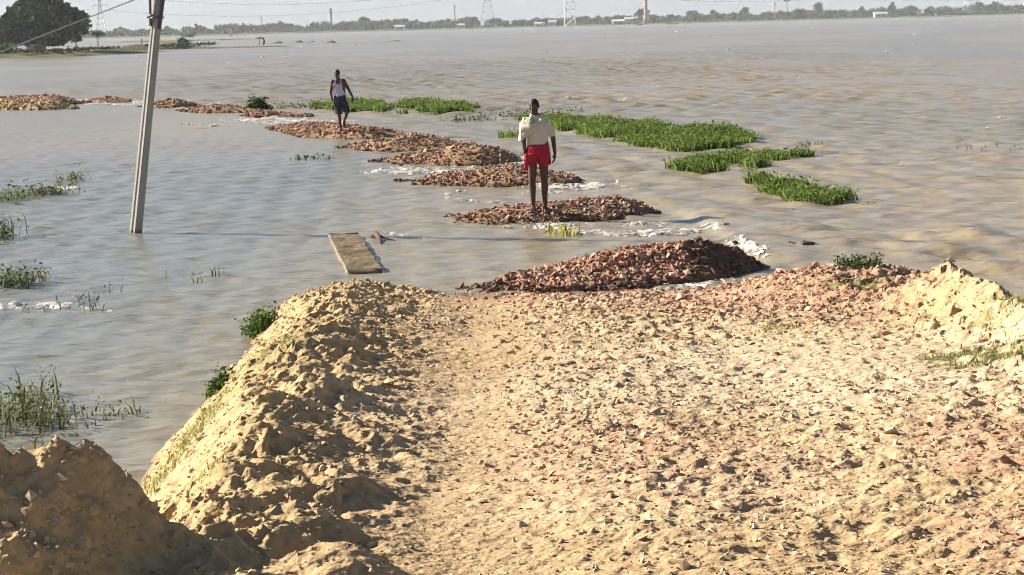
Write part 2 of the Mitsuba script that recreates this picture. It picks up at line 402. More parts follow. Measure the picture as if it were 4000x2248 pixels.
def spectrum(n, lo, hi, heading, spread):
    lam = np.exp(rw.uniform(math.log(lo), math.log(hi), n))
    ang = heading + rw.normal(0, spread, n)
    return lam, 2 * math.pi / lam * np.cos(ang), 2 * math.pi / lam * np.sin(ang), rw.uniform(0, 2 * math.pi, n)


CHOP = spectrum(90, .22, 1.6, math.radians(-112), .65)
CALM = spectrum(44, .13, .8, math.radians(-105), .45)


def water_z(x, y, cell=None):
    shape = np.shape(x)
    x, y = np.ravel(x).astype(float), np.ravel(y).astype(float)
    cell = np.full_like(x, .05) if cell is None else np.ravel(cell)
    lake = lake_side(x, y)
    wx, wy = x + .25 * nz(x, y, .35, 2, 41), y + .5 * nz(x, y, .22, 2, 42)
    a, b = np.zeros_like(x), np.zeros_like(x)
    for lam, kx, ky, ph in zip(*CHOP):
        a += lam ** .58 * sstep(2.2, 4.5, lam / cell) * np.sin(kx * wx + ky * wy + ph)
    for lam, kx, ky, ph in zip(*CALM):
        b += lam ** .6 * sstep(2.2, 4.5, lam / cell) * np.sin(kx * wx + ky * wy + ph)
    gust = .55 + .9 * meshkit.fbm(np.stack([x * .12, y * .07, 0 * x], -1), 3, 43)
    shelter = interp(y, [10, 24, 60], [.55, .9, 1.0])
    z = .0112 * a * lake * gust * (.44 + .62 * sstep(34, 90, y) + .35 * sstep(120, 300, y)) + .0072 * b * (1 - .4 * lake) * gust * shelter
    z = z + np.maximum(z, 0) ** 2 * 1.2
    # water heaped against the breach and dropping through it
    sx = interp(y, [22, 23.9, 26.6, 28.8, 31], [3.3, 3.19, 3.05, 2.88, 2.6])
    s = x - sx
    spill = np.where(s > 0, np.exp(-(s / 2.2) ** 2), np.exp(-(s / .16) ** 2)) * sstep(22.8, 24.0, y) * sstep(31.5, 28.6, y)
    z = z + .10 * spill
    z = z + .10 * np.exp(-((x - 6.25) / .45) ** 2 - ((y - 25.4) / 1.0) ** 2) + .04 * np.exp(-((x - 5.3) / .5) ** 2 - ((y - 24.2) / .8) ** 2)
    return z.reshape(shape)


def mirrored(half):
    return np.concatenate([-half[:0:-1], half])


def water_sheet(xs, ys, live_x, sink=None):
    X, Y = np.meshgrid(xs, ys)
    cell = np.maximum(np.gradient(xs)[None, :] + 0 * X, .8 * np.gradient(ys)[:, None])
    Z = np.zeros_like(X)
    m = (np.abs(X) < live_x) & (Y > 5) & (Y < 720)
    Z[m] = water_z(X[m], Y[m], cell[m])
    if sink is not None:
        Z = np.where(sink(X, Y), -.3, Z)
    return grid_mesh(xs, ys, Z)


# a fine sheet up to 60 m and a coarser one beyond, which dips under the fine one where they overlap
near_x = mirrored(np.concatenate([np.arange(0, 7.5, .065), spaced(7.5, 22, .065, .24)[1:]]))
near_y = np.concatenate([[8.0, 8.5], spaced(9, 60.5, .055, .24)])
far_x = mirrored(np.concatenate([np.arange(0, 14, .26), spaced(14, 120, .26, 1.1)[1:], spaced(120, 400, 4, 30)[1:], spaced(400, 4100, 60, 600)[1:]]))
far_y = np.concatenate([spaced(-1800, -20, 300, 6)[:-1], spaced(-20, 58.8, 4, 1.0)[:-1], [58.8, 59.4, 60.0], spaced(60.3, 260, .24, .65)[:-1], spaced(260, 720, .7, 2.6)[:-1], spaced(720, 1420, 8, 60)])
sheet, _ = soup([water_sheet(near_x, near_y, 30), water_sheet(far_x, far_y, 130, lambda x, y: (np.abs(x) < 21.3) & (y > 9) & (y < 59.7))])
put('water', sheet, 'water', smooth=True, label='muddy grey brown flood water ruffled by wind', category='water', kind='structure')

# land beyond the far shore
FX = np.linspace(-4000, 4000, 161)
FY = np.concatenate([[1290], spaced(1300, 1700, 10, 60), [2100, 2600]])
X, Y = np.meshgrid(FX, FY)
shore = 1330 + 60 * nz(X, 0 * Y, .004, 3, 51)
FZ = np.clip((Y - shore) * .03, -1.5, .9) + .3 * nz(X, Y, .01, 2, 52) * (Y > shore + 20)
put('plain', grid_mesh(FX, FY, FZ), 'field', smooth=True, label='low green plain beyond the far shore', category='plain', kind='structure')


# ------------------------------------------------------------------ stones
def make_stones(seed, n=28, flat=.6):
    r, out = np.random.default_rng(seed), []
    for _ in range(n):
        p = r.normal(size=(10, 3))
        p /= np.linalg.norm(p, axis=1, keepdims=True)
        p *= r.uniform(.75, 1.0, (10, 1)) * np.array([r.uniform(.9, 1.4), r.uniform(.7, 1.0), r.uniform(flat * .7, flat * 1.3)])
        h = trimesh.convex.convex_hull(p)
        out.append((np.array(h.vertices), np.array(h.faces)))
    return out


STONES = make_stones(3)
TAN = np.array([[.47, .35, .22], [.52, .41, .28], [.45, .33, .20], [.50, .40, .27], [.43, .31, .19]]) * .72
RED = np.array([[.30, .15, .10], [.36, .20, .135], [.26, .13, .09], [.40, .27, .18], [.23, .125, .085]]) * .95
BROWN = np.array([[.26, .18, .115], [.33, .235, .15], [.21, .135, .085], [.39, .29, .19], [.17, .11, .07]]) * .85


def stone_soup(rng, x, y, z, size, cols, tilt=.7, sink=.25):
    parts, kinds = [], rng.integers(0, len(STONES), len(x))
    R = rotations(rng, len(x), tilt) * size[:, None, None]
    pos = np.stack([x, y, z + size * (.45 - sink)], -1)
    for k in range(len(STONES)):
        m = kinds == k
        if m.any():
            parts.append(copies(*STONES[k], R[m], pos[m], cols[m]))
    return soup(parts)


def one_stone(rng, x, y, z, size, col, tilt=.6, sink=.3):
    v, f = STONES[rng.integers(0, len(STONES))]
    R = rotations(rng, 1, tilt)[0] * size
    return (v @ R.T + np.array([x, y, z + size * (.45 - sink)]), f), col


rs = np.random.default_rng(21)


def redness(x, y):
    r = 0
    for cx, cy, rx, ry, a in ((2.9, 18.8, 1.8, 2.4, .9), (.75, 9.4, .8, .9, .35), (2.5, 9.5, .5, 1., .55), (2.25, 7.6, .6, .8, .5), (1.2, 20.6, 2.2, 1.2, .7)):
        r = np.maximum(r, .95 * a * np.exp(-((x - cx) / rx) ** 2 - ((y - cy) / ry) ** 2))
    return r


def stone_density(x, y):
    d = .55 + .5 * nz(x, y, .9, 2, 61)
    d = d + 1.2 * np.exp(-((x - 2.9) / 1.6) ** 2 - ((y - 19.2) / 2.4) ** 2)
    d = d * (1 - .75 * np.exp(-((x + .35) / .5) ** 2)) * (1 - .88 * np.exp(-((x - 2.0) / 1.3) ** 2 - ((y - 12.9) / 1.3) ** 2))
    d = d + .5 * np.exp(-((x - .35) / .35) ** 2) * (y > 9)
    d = np.where(x < -.8, .32 + .4 * nz(x, y, 1.5, 2, 62), d)
    return np.clip(d * np.where(x < -.8, 1, .5), 0.02, 2)


def ground_stone_colors(x, y):
    n = len(x)
    c = np.where((rs.random(n) < redness(x, y))[:, None], RED[rs.integers(0, 5, n)], TAN[rs.integers(0, 5, n)])
    c = np.where((x < -.8)[:, None], np.array([.36, .266, .145]), c)
    return c * rs.uniform(.85, 1.12, (n, 1))


def scatter(n, x0, x1, y0, y1, dens):
    x, y = rs.uniform(x0, x1, n), y0 * (y1 / y0) ** rs.random(n)
    keep = rs.random(n) * 1.3 < dens(x, y)
    return x[keep], y[keep]


# three hundred stones that can be picked out singly
x, y = scatter(5200, -.9, 4.0, 6.9, 20.5, stone_density)
ok = (np.abs(x) < .285 * y) & (on_ground(x, y) > .06)
x, y = x[ok], y[ok]
size = np.clip(np.exp(rs.normal(math.log(.017), .42, len(x))), .010, .06) * interp(y, [7, 14, 21], [.85, 1.2, 1.6])
pick = np.argsort(-size / y)[:300]
for k, (sx, sy, sr) in enumerate(zip(x[pick], y[pick], size[pick])):
    c = ground_stone_colors(np.array([sx]), np.array([sy]))[0]
    m, col = one_stone(rs, sx, sy, float(on_ground(np.array([sx]), np.array([sy]))[0]), sr, c * 1.05, tilt=.9)
    put('ground__stone' if k == 0 else f'ground__stone_{k:03d}', m, 'stone', color=col)
rest = np.argsort(-size / y)[300:]
x1, y1 = scatter(95000, -2.5, 4.4, 6.6, 22, stone_density)
x1, y1 = np.concatenate([x[rest], x1]), np.concatenate([y[rest], y1])
ok = (np.abs(x1) < .30 * y1 + .3) & (on_ground(x1, y1) > -.01)
x1, y1 = x1[ok], y1[ok]
sz = np.clip(np.exp(rs.normal(math.log(.0105), .55, len(x1))), .004, .028) * interp(y1, [7, 14, 21], [.9, 1.25, 1.8])
m, c = stone_soup(rs, x1, y1, on_ground(x1, y1), sz, ground_stone_colors(x1, y1), tilt=1.0, sink=.34)
put('ground__gravel', m, 'stone', color=c, kind='stuff')
# clods on the heap
xh, yh = rs.uniform(-2.6, -.6, 5000), rs.uniform(6.2, 7.8, 5000)
zh = on_heap(xh, yh)
sh = np.clip(np.exp(rs.normal(math.log(.010), .5, 5000)), .005, .04)
m, c = stone_soup(rs, xh, yh, zh, sh, np.array([.34, .25, .145]) * rs.uniform(.75, 1.1, (5000, 1)), tilt=1.2)
put('soil_heap__clods', m, 'stone', color=c, kind='stuff')


# ------------------------------------------------------------------ the rubble mounds left of the washed-out road
def ridge_height(pts, x, y):
    best = np.full(np.shape(x), -1.0)
    for (x0, y0, h0, w0), (x1, y1, h1, w1) in zip(pts[:-1], pts[1:]):
        dx, dy = x1 - x0, y1 - y0
        t = np.clip(((x - x0) * dx + (y - y0) * dy) / (dx * dx + dy * dy), 0, 1)
        d = np.hypot(x - x0 - t * dx, y - y0 - t * dy)
        h, w = h0 + (h1 - h0) * t, w0 + (w1 - w0) * t
        s = d / w
        best = np.maximum(best, np.where(s < 1, h * (1 - s ** 1.5), -(s - 1) * h * 1.2) - .02)
    return best


MOUND_Z = {}


def mound(key, pts, label, stones, reds, seed, step=.05, size=.042, singles=0, mat='mound_soil', rough=.05, tall=.88, wet_shade_x=None, pal=None, category='rubble mound', group='rubble mounds left of the washed-out road'):
    r = np.random.default_rng(seed)
    pts = [(a, b, c * tall, d * .97) for a, b, c, d in pts]
    size = size * .72
    stones = int(stones * 1.7)
    P = np.array(pts, float)
    pad = P[:, 3].max() + .4
    xs, ys = np.arange(P[:, 0].min() - pad, P[:, 0].max() + pad, step), np.arange(P[:, 1].min() - pad, P[:, 1].max() + pad, step * 1.3)
    X, Y = np.meshgrid(xs, ys)

    def height(x, y):
        wob = .12 * nz(x, y, 1.3, 2, seed)
        return ridge_height(pts, x + wob, y + wob) + 1.25 * rough * nz(x, y, 1.7, 3, seed + 1) + rough * .6 * nz(x, y, 5, 2, seed + 2)

    Z = height(X, Y)
    Z = np.maximum(np.where(Z < .05, .05 - (.05 - Z) * 1.8, Z), -.35)
    name = put(key, (grid_mesh(xs, ys, Z)), mat, smooth=True, label=label, category=category, group=group)
    MOUND_Z[name] = lambda x, y: sample_grid(xs, ys, Z, x, y)
    if stones:
        x, y = r.uniform(xs[0], xs[-1], stones * 5), r.uniform(ys[0], ys[-1], stones * 5)
        z = sample_grid(xs, ys, Z, x, y)
        k = np.nonzero((z > -.03) & (r.random(len(z)) < .35 + 1.6 * np.clip(meshkit.fbm(np.stack([x * 1.6, y * 1.1, 0 * x], -1), 3, seed + 5) - .25, 0, 1)))[0][:stones]
        x, y, z = x[k], y[k], z[k]
        n = len(x)
        sz = np.clip(np.exp(r.normal(math.log(size), .35, n)), size * .4, size * 2.2)
        red = r.random(n) < reds + .5 * nz(x, y, .8, 2, seed + 3)
        c = np.where(red[:, None], RED[r.integers(0, 5, n)], (BROWN if pal is None else pal)[r.integers(0, 5, n)]) * r.uniform(.75, 1.2, (n, 1))
        c = c * np.where((z < .03) | ((x + .15 * nz(x, y, 2, 2, seed) > wet_shade_x) if wet_shade_x else False), .48, 1)[:, None]          # soaked stones at the waterline; the right end also carries painted shade
        order = np.argsort(-sz * (y < P[:, 1].mean() + .3) * (z > .03))
        for q, i in enumerate(order[:singles]):
            mm, col = one_stone(r, x[i], y[i], z[i], sz[i], c[i], tilt=1.0, sink=.1)
            put(f'{name}__stone' if q == 0 else f'{name}__stone_{q:03d}', mm, 'stone', color=col)
        i = order[singles:]
        mm, cc = stone_soup(r, x[i], y[i], z[i], sz[i], c[i], tilt=1.4, sink=.1)
        put(f'{name}__rubble', mm, 'stone', color=cc, kind='stuff')
    return name


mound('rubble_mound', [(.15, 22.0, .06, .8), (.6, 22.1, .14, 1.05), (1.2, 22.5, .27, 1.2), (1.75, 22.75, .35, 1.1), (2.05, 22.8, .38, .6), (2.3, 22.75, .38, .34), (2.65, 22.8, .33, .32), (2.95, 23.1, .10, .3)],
      'reddish rubble mound with a dark right end, joined to the end of the tan road', 2600, .65, 101, singles=90, size=.046, rough=.05, wet_shade_x=2.12, tall=1.0)
M1 = mound('rubble_mound', [(-.7, 30, .06, .6), (0, 29.8, .20, 1.1), (1.0, 29.9, .26, 1.15), (1.65, 30.2, .27, .8), (1.9, 30.3, .12, .4)],
           'brown rubble mound that the man in red shorts stands on', 1300, .25, 102, singles=40, size=.043)
mound('rubble_mound', [(-1.7, 37.4, .08, .7), (-.8, 36.9, .25, 1.2), (.1, 36.6, .38, 1.2), (.6, 36.3, .30, .9), (.95, 35.9, .05, .5)],
      'rubble mound turning red at its right end, just behind the man in red shorts', 1300, .45, 103, size=.047, singles=20)
mound('rubble_mound', [(-2.4, 43.1, .10, .8), (-1.7, 42.8, .28, 1.2), (-.95, 42.4, .48, 1.3), (-.55, 42.1, .42, .9), (-.3, 41.7, .05, .4)],
      'rubble mound with white water breaking at its steep right end', 1000, .25, 104, size=.05)
mound('rubble_mound', [(-3.8, 48.7, .10, .7), (-3, 48, .28, 1.1), (-2.3, 47.5, .42, 1.3), (-1.4, 46.9, .25, 1.0)],
      'low tan rubble mound between the walking man and the larger mound in front of it', 900, .2, 105, size=.05)
M6 = mound('rubble_mound', [(-6.9, 59, .10, .7), (-5.8, 57, .30, 1.2), (-4.6, 54, .36, 1.4), (-3.8, 53.0, .30, 1.2), (-3.2, 53.3, .05, .6)],
           'long red brown rubble mound under the walking man in the vest', 1500, .55, 106, size=.055)
mound('rubble_mound', [(-9.2, 68.6, .05, .5), (-8.2, 67, .22, .9), (-7.1, 66.6, .08, .7)], 'small rubble mound beside the round dark bush', 500, .5, 107, size=.06, step=.08)
mound('rubble_mound', [(-12.1, 74, .08, .7), (-10.8, 72, .34, 1.0), (-9.1, 71, .08, .7)], 'tan and red rubble mound left of the round dark bush', 700, .35, 108, size=.06, step=.08)
mound('rubble_mound', [(-14.6, 79.3, .1, .7), (-13.5, 78, .38, 1.1), (-12.9, 78.6, .1, .6)], 'humped rust red mound just right of the leaning pole', 600, .7, 109, size=.065, step=.08)
mound('rubble_mound', [(-19.0, 87, .05, .6), (-17.5, 85.5, .28, .9), (-16.5, 84.7, .03, .5)], 'small pointed dark red mound just left of the leaning pole', 450, .8, 110, size=.065, step=.08)
mound('rubble_mound', [(-26.5, 87.5, .35, 1.5), (-22, 85.0, .42, 1.6), (-19.9, 84.2, .5, 1.4), (-19.0, 85, .1, .8)], 'long red rubble ridge at the left edge behind yellow soil', 1300, .8, 111, size=.07, step=.1)
mound('soil_bank', [(-26, 84.2, .35, 1.2), (-21.5, 81.8, .42, 1.4), (-18.9, 79.4, .36, 1.2), (-18.1, 78.8, .06, .7)], 'yellow soil bank in front of the red ridge at the left edge', 900, -.5, 112, step=.09, size=.10, pal=TAN * np.array([1, .97, .85]), mat='yellow_soil', rough=.13, category='soil bank', group=None)
# dark stones sitting in the water
for x, y, sr, lab in ((3.62, 24.75, .10, 'dark wet stone right of the breach, left one of two'), (3.82, 24.6, .13, 'large dark wet stone right of the breach, right one of two'),
                      (-2.3, 40.9, .07, 'small dark stone in calm water left of the mounds'), (2.95, 25.1, .06, 'small dark stone in the spilling water of the breach')):
    m, c = one_stone(rs, x, y, .05, sr, np.array([.05, .042, .036]), tilt=.3, sink=.2)
    put('stone', m, 'stone', color=c, label=lab, category='stone')


# ------------------------------------------------------------------ foam
def foam_along(rng, lines, scale=1.0):
    """Lacy sheets of froth on the water along the given lines: ragged holes, thin edges, small crests."""
    parts = []
    for pts, width, size, dens in lines:
        P = np.array(pts, float)
        seg = np.linalg.norm(np.diff(P, axis=0), axis=1)
        cum = np.concatenate([[0], np.cumsum(seg)])
        cell = max(.022, size * .55) * scale
        sc = np.arange(-width, cum[-1] + width, cell)
        tc = np.arange(-2.2 * width - cell, 2.2 * width + 2 * cell, cell)
        S, Q = np.meshgrid(sc, tc)
        sm = np.clip(S, 0, cum[-1])
        x0, y0 = np.interp(sm, cum, P[:, 0]), np.interp(sm, cum, P[:, 1])
        d = P[-1] - P[0]
        d = d / (np.linalg.norm(d) + 1e-9)
        x, y = x0 + (S - sm) * d[0] - Q * d[1], y0 + (S - sm) * d[1] + Q * d[0]
        x, y = x + .5 * width * nz(x, y, .9 / width, 2, int(rng.integers(900))), y + .8 * width * nz(x, y, .8 / width, 2, int(rng.integers(900)))
        fine = meshkit.fbm(np.stack([x * .55 / size, y * .35 / size, 0 * x], -1), 3, int(rng.integers(900)))
        lace = 1 - np.abs(2 * meshkit.fbm(np.stack([x * .55 / size, y * .30 / size, 0 * x + 3], -1), 3, int(rng.integers(900))) - 1) * 2.2
        over = np.maximum(np.abs(Q) / (width * 1.5), (np.maximum(-S, S - cum[-1])) / width)
        m = .55 * fine + .50 * np.clip(lace, 0, 1) + .05 * dens - .55 * over ** 1.3 - .40
        z = water_z(x, y) + .006 + np.clip(m, 0, .5) * size * 1.1
        nx = len(sc)
        i = (np.arange(len(tc) - 1)[:, None] * nx + np.arange(nx - 1)[None]).ravel()
        k = (m.ravel()[np.stack([i, i + 1, i + nx, i + nx + 1], 0)] > 0).sum(0) >= 3
        i = i[k]
        parts.append((np.stack([x, y, z], -1).reshape(-1, 3), np.vstack([np.stack([i, i + 1, i + nx + 1], -1), np.stack([i, i + nx + 1, i + nx], -1)])))
    mesh, _ = soup(parts)
    used, inv = np.unique(mesh[1], return_inverse=True)
    return mesh[0][used], inv.reshape(-1, 3)


rf = np.random.default_rng(31)
put('breach_foam', foam_along(rf, [([(.2, 28.6), (.6, 28.2), (.95, 27.5), (1.3, 27.1), (1.8, 26.9), (2.4, 26.95), (2.9, 27.2)], .26, .05, 3), ([(1.0, 27.4), (1.8, 27.2), (2.7, 27.4)], .3, .03, 0),
                                   ([(3.0, 25.6), (3.05, 24.8), (3.12, 24.2), (3.0, 23.7)], .15, .045, 2), ([(1.2, 20.75), (1.7, 21.2), (2.2, 21.6), (2.6, 21.9)], .16, .03, 2.4), ([(.7, 28.4), (2.2, 28.2)], .35, .02, .8)]),
    'foam', smooth=True, label='white churning foam where the water pours through the near breach', category='foam', kind='stuff')
put('mound_foam', foam_along(rf, [([(.6, 36.2), (1.0, 35.3), (1.35, 34.9)], .5, .06, 5), ([(.45, 34.2), (.75, 34.0)], .2, .05, 2), ([(-.55, 44.5), (-.15, 43.0), (.15, 41.6)], .5, .07, 5),
                                  ([(-2.3, 40.3), (-1.9, 39.8), (-1.3, 39.6)], .6, .07, 5), ([(-8.3, 65.0), (-7.0, 62.6), (-5.9, 61.6)], .9, .09, 5)]),
    'foam', smooth=True, label='white water breaking between the rubble mounds around the two men', category='foam', kind='stuff')
put('shore_foam', foam_along(rf, [([(-28.5, 89.5), (-24, 89), (-20, 88.3), (-18.6, 88)], .8, .10, 2.5), ([(-18.5, 86.5), (-17.6, 83), (-15.6, 81)], .5, .08, 2.5), ([(-16.2, 86), (-15.4, 82), (-13, 80.5)], .5, .08, 2.2),
                                  ([(-13, 76.4), (-12, 75.7)], .5, .08, 2.5), ([(-12.2, 79.3), (-11.6, 77)], .4, .08, 2.5)]),
    'foam', smooth=True, label='white foam along the row of far red mounds at the left', category='foam', kind='stuff')
put('drift_foam', foam_along(rf, [([(-6.1, 21.45), (-5.5, 21.3), (-5.1, 21.2)], .18, .035, 4), ([(-5.2, 21.15), (-4.8, 21.05), (-4.4, 20.85)], .07, .026, 4), ([(-9.2, 38.2), (-8.6, 37.6)], .15, .03, 2),
                                  ([(-1.05, 33.2), (-1.1, 34.3), (-.75, 35.0)], .05, .03, 4), ([(-1.05, 33.2), (-.4, 32.55), (0, 32.0)], .06, .03, 4), ([(-10.7, 63.4), (-9.8, 61.9), (-9.0, 60.9)], .15, .05, 3),
                                  ([(-1.85, 28.1), (-1.5, 27.5), (-1.25, 27.1)], .05, .022, 3)]),
    'foam', smooth=True, label='thin lines of drifting foam on the calm water at the left', category='foam', kind='stuff')
CAPS = [(-25.4, 328, 1.6), (-12.1, 352, 1.2), (-13.9, 428, 1.4), (-15.7, 338, .7), (9.3, 667, 2), (18.5, 353, .8), (27, 405, 1), (39.8, 452, 2.2), (47.2, 517, 2), (34.4, 321, .8), (18.5, 141, .5), (6.72, 86.5, .75), (7.0, 101, .5),
        (2.3, 65.8, .5), (14.2, 93.6, .45), (73.8, 465, 1.8), (30.7, 156, .7), (20.1, 102, .6), (40.3, 192, .6), (57.4, 271, .8), (114, 530, 2), (68.3, 307, .9), (108, 430, 1.2), (8.03, 39, .16), (8.7, 39.5, .14), (-25.5, 177, .6), (-47, 248, 1.0)]
for _ in range(46):
    yy = float(np.exp(rf.uniform(math.log(48), math.log(330))))
    CAPS.append((float(rf.uniform(-.14, .27) * yy), yy, float(rf.uniform(.12, .30) * (1 + yy / 220))))
put('whitecaps', foam_along(rf, [([(x - r * .25, y), (x + r * .25, y + r * .2)], r * .24, r * .16, 3) for x, y, r in CAPS]), 'foam', smooth=True, label='small white wave crests scattered over the open lake', category='whitecap', kind='stuff')


# ------------------------------------------------------------------ grass and water weeds
def blades(rng, x, y, z, h, w, lean, cols, drift=(0, 0)):
    """Bent tapering grass blades, five vertices each."""
    n = len(x)
    a = rng.uniform(0, 2 * math.pi, n)
    L = lean * rng.random(n)
    dx, dy = np.cos(a) * L * h + drift[0] * h, np.sin(a) * L * h + drift[1] * h
    b = rng.uniform(0, math.pi, n)
    wx, wy = np.cos(b) * w * .5, np.sin(b) * w * .5
    base, mid, tip = np.stack([x, y, z], -1), np.stack([x + dx * .35, y + dy * .35, z + h * .62], -1), np.stack([x + dx, y + dy, z + h * np.sqrt(np.clip(1 - .35 * L, .3, 1))], -1)
    s = np.stack([wx, wy, 0 * wx], -1)
    V = np.stack([base - s, base + s, mid - s * .8, mid + s * .8, tip], 1)
    F = np.array([[0, 1, 3], [0, 3, 2], [2, 3, 4]])[None] + (np.arange(n) * 5)[:, None, None]
    return V.reshape(-1, 3), F.reshape(-1, 3), np.repeat(cols, 5, 0)


def leaves(rng, x, y, z, s, cols, flat=.9):
    n = len(x)
    v = np.array([[-.5, 0, 0], [0, -.22, .05], [.5, 0, 0], [0, .22, .05]])
    f = np.array([[0, 1, 2], [0, 2, 3]])
    return copies(v, f, rotations(rng, n, flat) * s[:, None, None], np.stack([x, y, z], -1), cols)


def point_in(pts, x, y):
    P = np.array(pts)
    inside = np.zeros(len(x), bool)
    for (x0, y0), (x1, y1) in zip(P, np.roll(P, -1, 0)):
        c = ((y0 > y) != (y1 > y)) & (x < (x1 - x0) * (y - y0) / (y1 - y0 + 1e-12) + x0)
        inside ^= c
    return inside


GREEN = np.array([[.13, .21, .04], [.19, .27, .055], [.085, .15, .03], [.24, .29, .085], [.045, .075, .02]]) * .8
WEED = np.array([[.12, .16, .07], [.17, .20, .10], [.08, .11, .05], [.22, .24, .14], [.055, .075, .035]]) * .8


def grass_patch(key, pts, n, h, w, label, seed, pal=GREEN, edge=.6, leafy=.3):
    r = np.random.default_rng(seed)
    P = np.array(pts)
    x, y = r.uniform(P[:, 0].min() - 1, P[:, 0].max() + 1, n * 4), r.uniform(P[:, 1].min() - 1.5, P[:, 1].max() + 1.5, n * 4)
    jx, jy = x + edge * nz(x, y, .9, 2, seed), y + 2.2 * edge * nz(x, y, .7, 2, seed + 1)
    k = np.nonzero(point_in(pts, jx, jy) & (meshkit.fbm(np.stack([x * 1.1, y * .6, 0 * x], -1), 3, seed + 2) > .46))[0][:n]
    x, y = x[k], y[k]
    tall = .25 + 1.25 * meshkit.fbm(np.stack([x * .9, y * .5, 0 * x], -1), 3, seed + 3)
    # tufts: each seed point is a clump of blades
    c = np.repeat(np.arange(len(x)), 6)
    bx, by = x[c] + r.normal(0, .06, len(c)), y[c] + r.normal(0, .09, len(c))
    col = pal[r.integers(0, 5, len(c))] * r.uniform(.75, 1.2, (len(c), 1))
    hh = .92 * h * tall[c] * r.uniform(.4, 1.2, len(c))
    parts = [blades(r, bx, by, np.full(len(c), -.02), hh, np.full(len(c), w), 1.3, col, (-.15, -.08))]
    m = int(len(c) * leafy)
    i = r.integers(0, len(c), m)
    parts.append(leaves(r, bx[i] + r.normal(0, .05, m), by[i] + r.normal(0, .05, m), hh[i] * r.uniform(.2, .95, m), h * r.uniform(.25, .5, m), pal[r.integers(0, 5, m)] * r.uniform(.7, 1.15, (m, 1)), 1.2))
    mesh, cc = soup(parts)
    put(key, mesh, 'blade', color=cc, label=label, category='grass', kind='stuff')


grass_patch('grass_strip', [(-6.5, 70.5), (-5.5, 68.6), (-2.4, 65.4), (-1.0, 66.2), (-1.4, 71), (-2.5, 75), (-6.3, 78), (-7.5, 75)], 2300, .33, .045, 'bright green grass strip in the water right of the walking man', 201)
grass_patch('grass_bed', [(.6, 59), (1.3, 55), (2.1, 51.6), (2.9, 47.5), (3.55, 43.8), (4.4, 43.4), (5.3, 45.2), (6.35, 48.1), (5.3, 51.5), (4.5, 55), (3.2, 58.5), (1.4, 61.5), (.5, 61.0)], 4600, .30, .036, 'large bright green grass bed right of the man in red shorts', 202)
grass_patch('grass_clump', [(-.35, 53.6), (-.2, 50.3), (.75, 49.7), (.8, 53.5)], 380, .26, .034, 'small green grass clump left of the man in red shorts', 203)
grass_patch('grass_tongue', [(3.4, 38.6), (3.7, 37.5), (4.6, 37.7), (5.75, 40.3), (6.6, 41.9), (5.9, 42.3), (4.8, 41.6)], 1050, .27, .028, 'narrow green grass tongue between the large bed and the nearest clump', 204)
grass_patch('grass_island', [(4.4, 34.6), (4.6, 32.5), (4.75, 30.5), (5.25, 30.2), (5.62, 30.8), (5.35, 33.3), (4.95, 35)], 1300, .29, .025, 'nearest bright green grass clump in the water, rightmost of all', 205)
grass_patch('grass_tuft', [(.2, 28.1), (.45, 27.0), (1.0, 26.45), (1.3, 26.5), (.9, 27.3), (.45, 28.2)], 170, .18, .02, 'yellow green grass tuft in the foam below the mound of the man in red shorts', 206, pal=np.array([[.26, .27, .05], [.32, .33, .07], [.18, .20, .04], [.36, .34, .10], [.12, .13, .04]]), leafy=.1, edge=.15)
grass_patch('grass_fringe', [(1.2, 24.6), (1.9, 24.3), (2.0, 24.9), (1.2, 25.1)], 60, .14, .02, 'dark green fringe of grass behind the reddish mound', 207, leafy=.2, edge=.1)


def weeds(key, spots, label, seed, h=.22, pal=WEED, leaf=.10, n_leaf=5, category='water plant', kind='stuff', z=None):
    """Loose stems with small leaves rising out of the water (or from height z)."""
    r = np.random.default_rng(seed)
    h, leaf = (h * .8, leaf * .62) if category == 'water plant' else (h, leaf)
    parts = []
    for cx, cy, rx, ry, n in spots:
        n = max(5, int(n * (.62 if category == 'water plant' else .8)))
        x, y = cx + rx * r.normal(0, .45, n), cy + ry * r.normal(0, .45, n)
        z0 = np.full(n, -.02) if z is None else z(x, y) - .01
        hh = h * np.clip(np.exp(r.normal(0, .35, n)), .4, 1.7)
        col = pal[r.integers(0, 5, n)]
        parts.append(blades(r, x, y, z0, hh, np.full(n, .018), .9, col))
        m = n * n_leaf
        i = r.integers(0, n, m)
        parts.append(leaves(r, x[i] + np.clip(r.normal(0, .24, m), -.5, .5) * hh[i], y[i] + np.clip(r.normal(0, .24, m), -.5, .5) * hh[i], z0[i] + .03 + hh[i] * r.uniform(.0, 1.0, m), leaf * r.uniform(.5, 1.2, m), pal[r.integers(0, 5, m)] * r.uniform(.7, 1.15, (m, 1)), 1.3))
    mesh, cc = soup(parts)
    return put(key, mesh, 'leaf', color=cc, label=label, category=category, kind=kind)


PALE = np.array([[.17, .20, .09], [.24, .26, .13], [.10, .13, .055], [.30, .31, .18], [.07, .09, .04]]) * .8
weeds('water_weed', [(-3.95, 15.2, .35, .75, 150), (-4.2, 14.5, .4, .6, 120), (-3.75, 14.6, .3, .5, 70)], 'pale green leafy weed clump in calm water at the left edge, nearest one', 301, h=.24, pal=PALE, leaf=.085)
weeds('water_weed', [(-3.45, 14.95, .35, .35, 45), (-3.1, 15.0, .25, .25, 22), (-3.3, 14.6, .3, .2, 14)], 'thin scattered weed stems trailing right from the nearest weed clump', 302, h=.11, leaf=.05, n_leaf=3)
weeds('water_weed', [(-6.0, 23.2, .35, .7, 130), (-6.3, 23.0, .3, .5, 60)], 'dense green weed clump above the foam line at the left edge', 303, h=.22, pal=PALE, leaf=.11)
weeds('water_weed', [(-7.6, 28.6, .25, .6, 60)], 'dark weed clump at the left edge beside the pole foot level', 304, h=.3, leaf=.14)
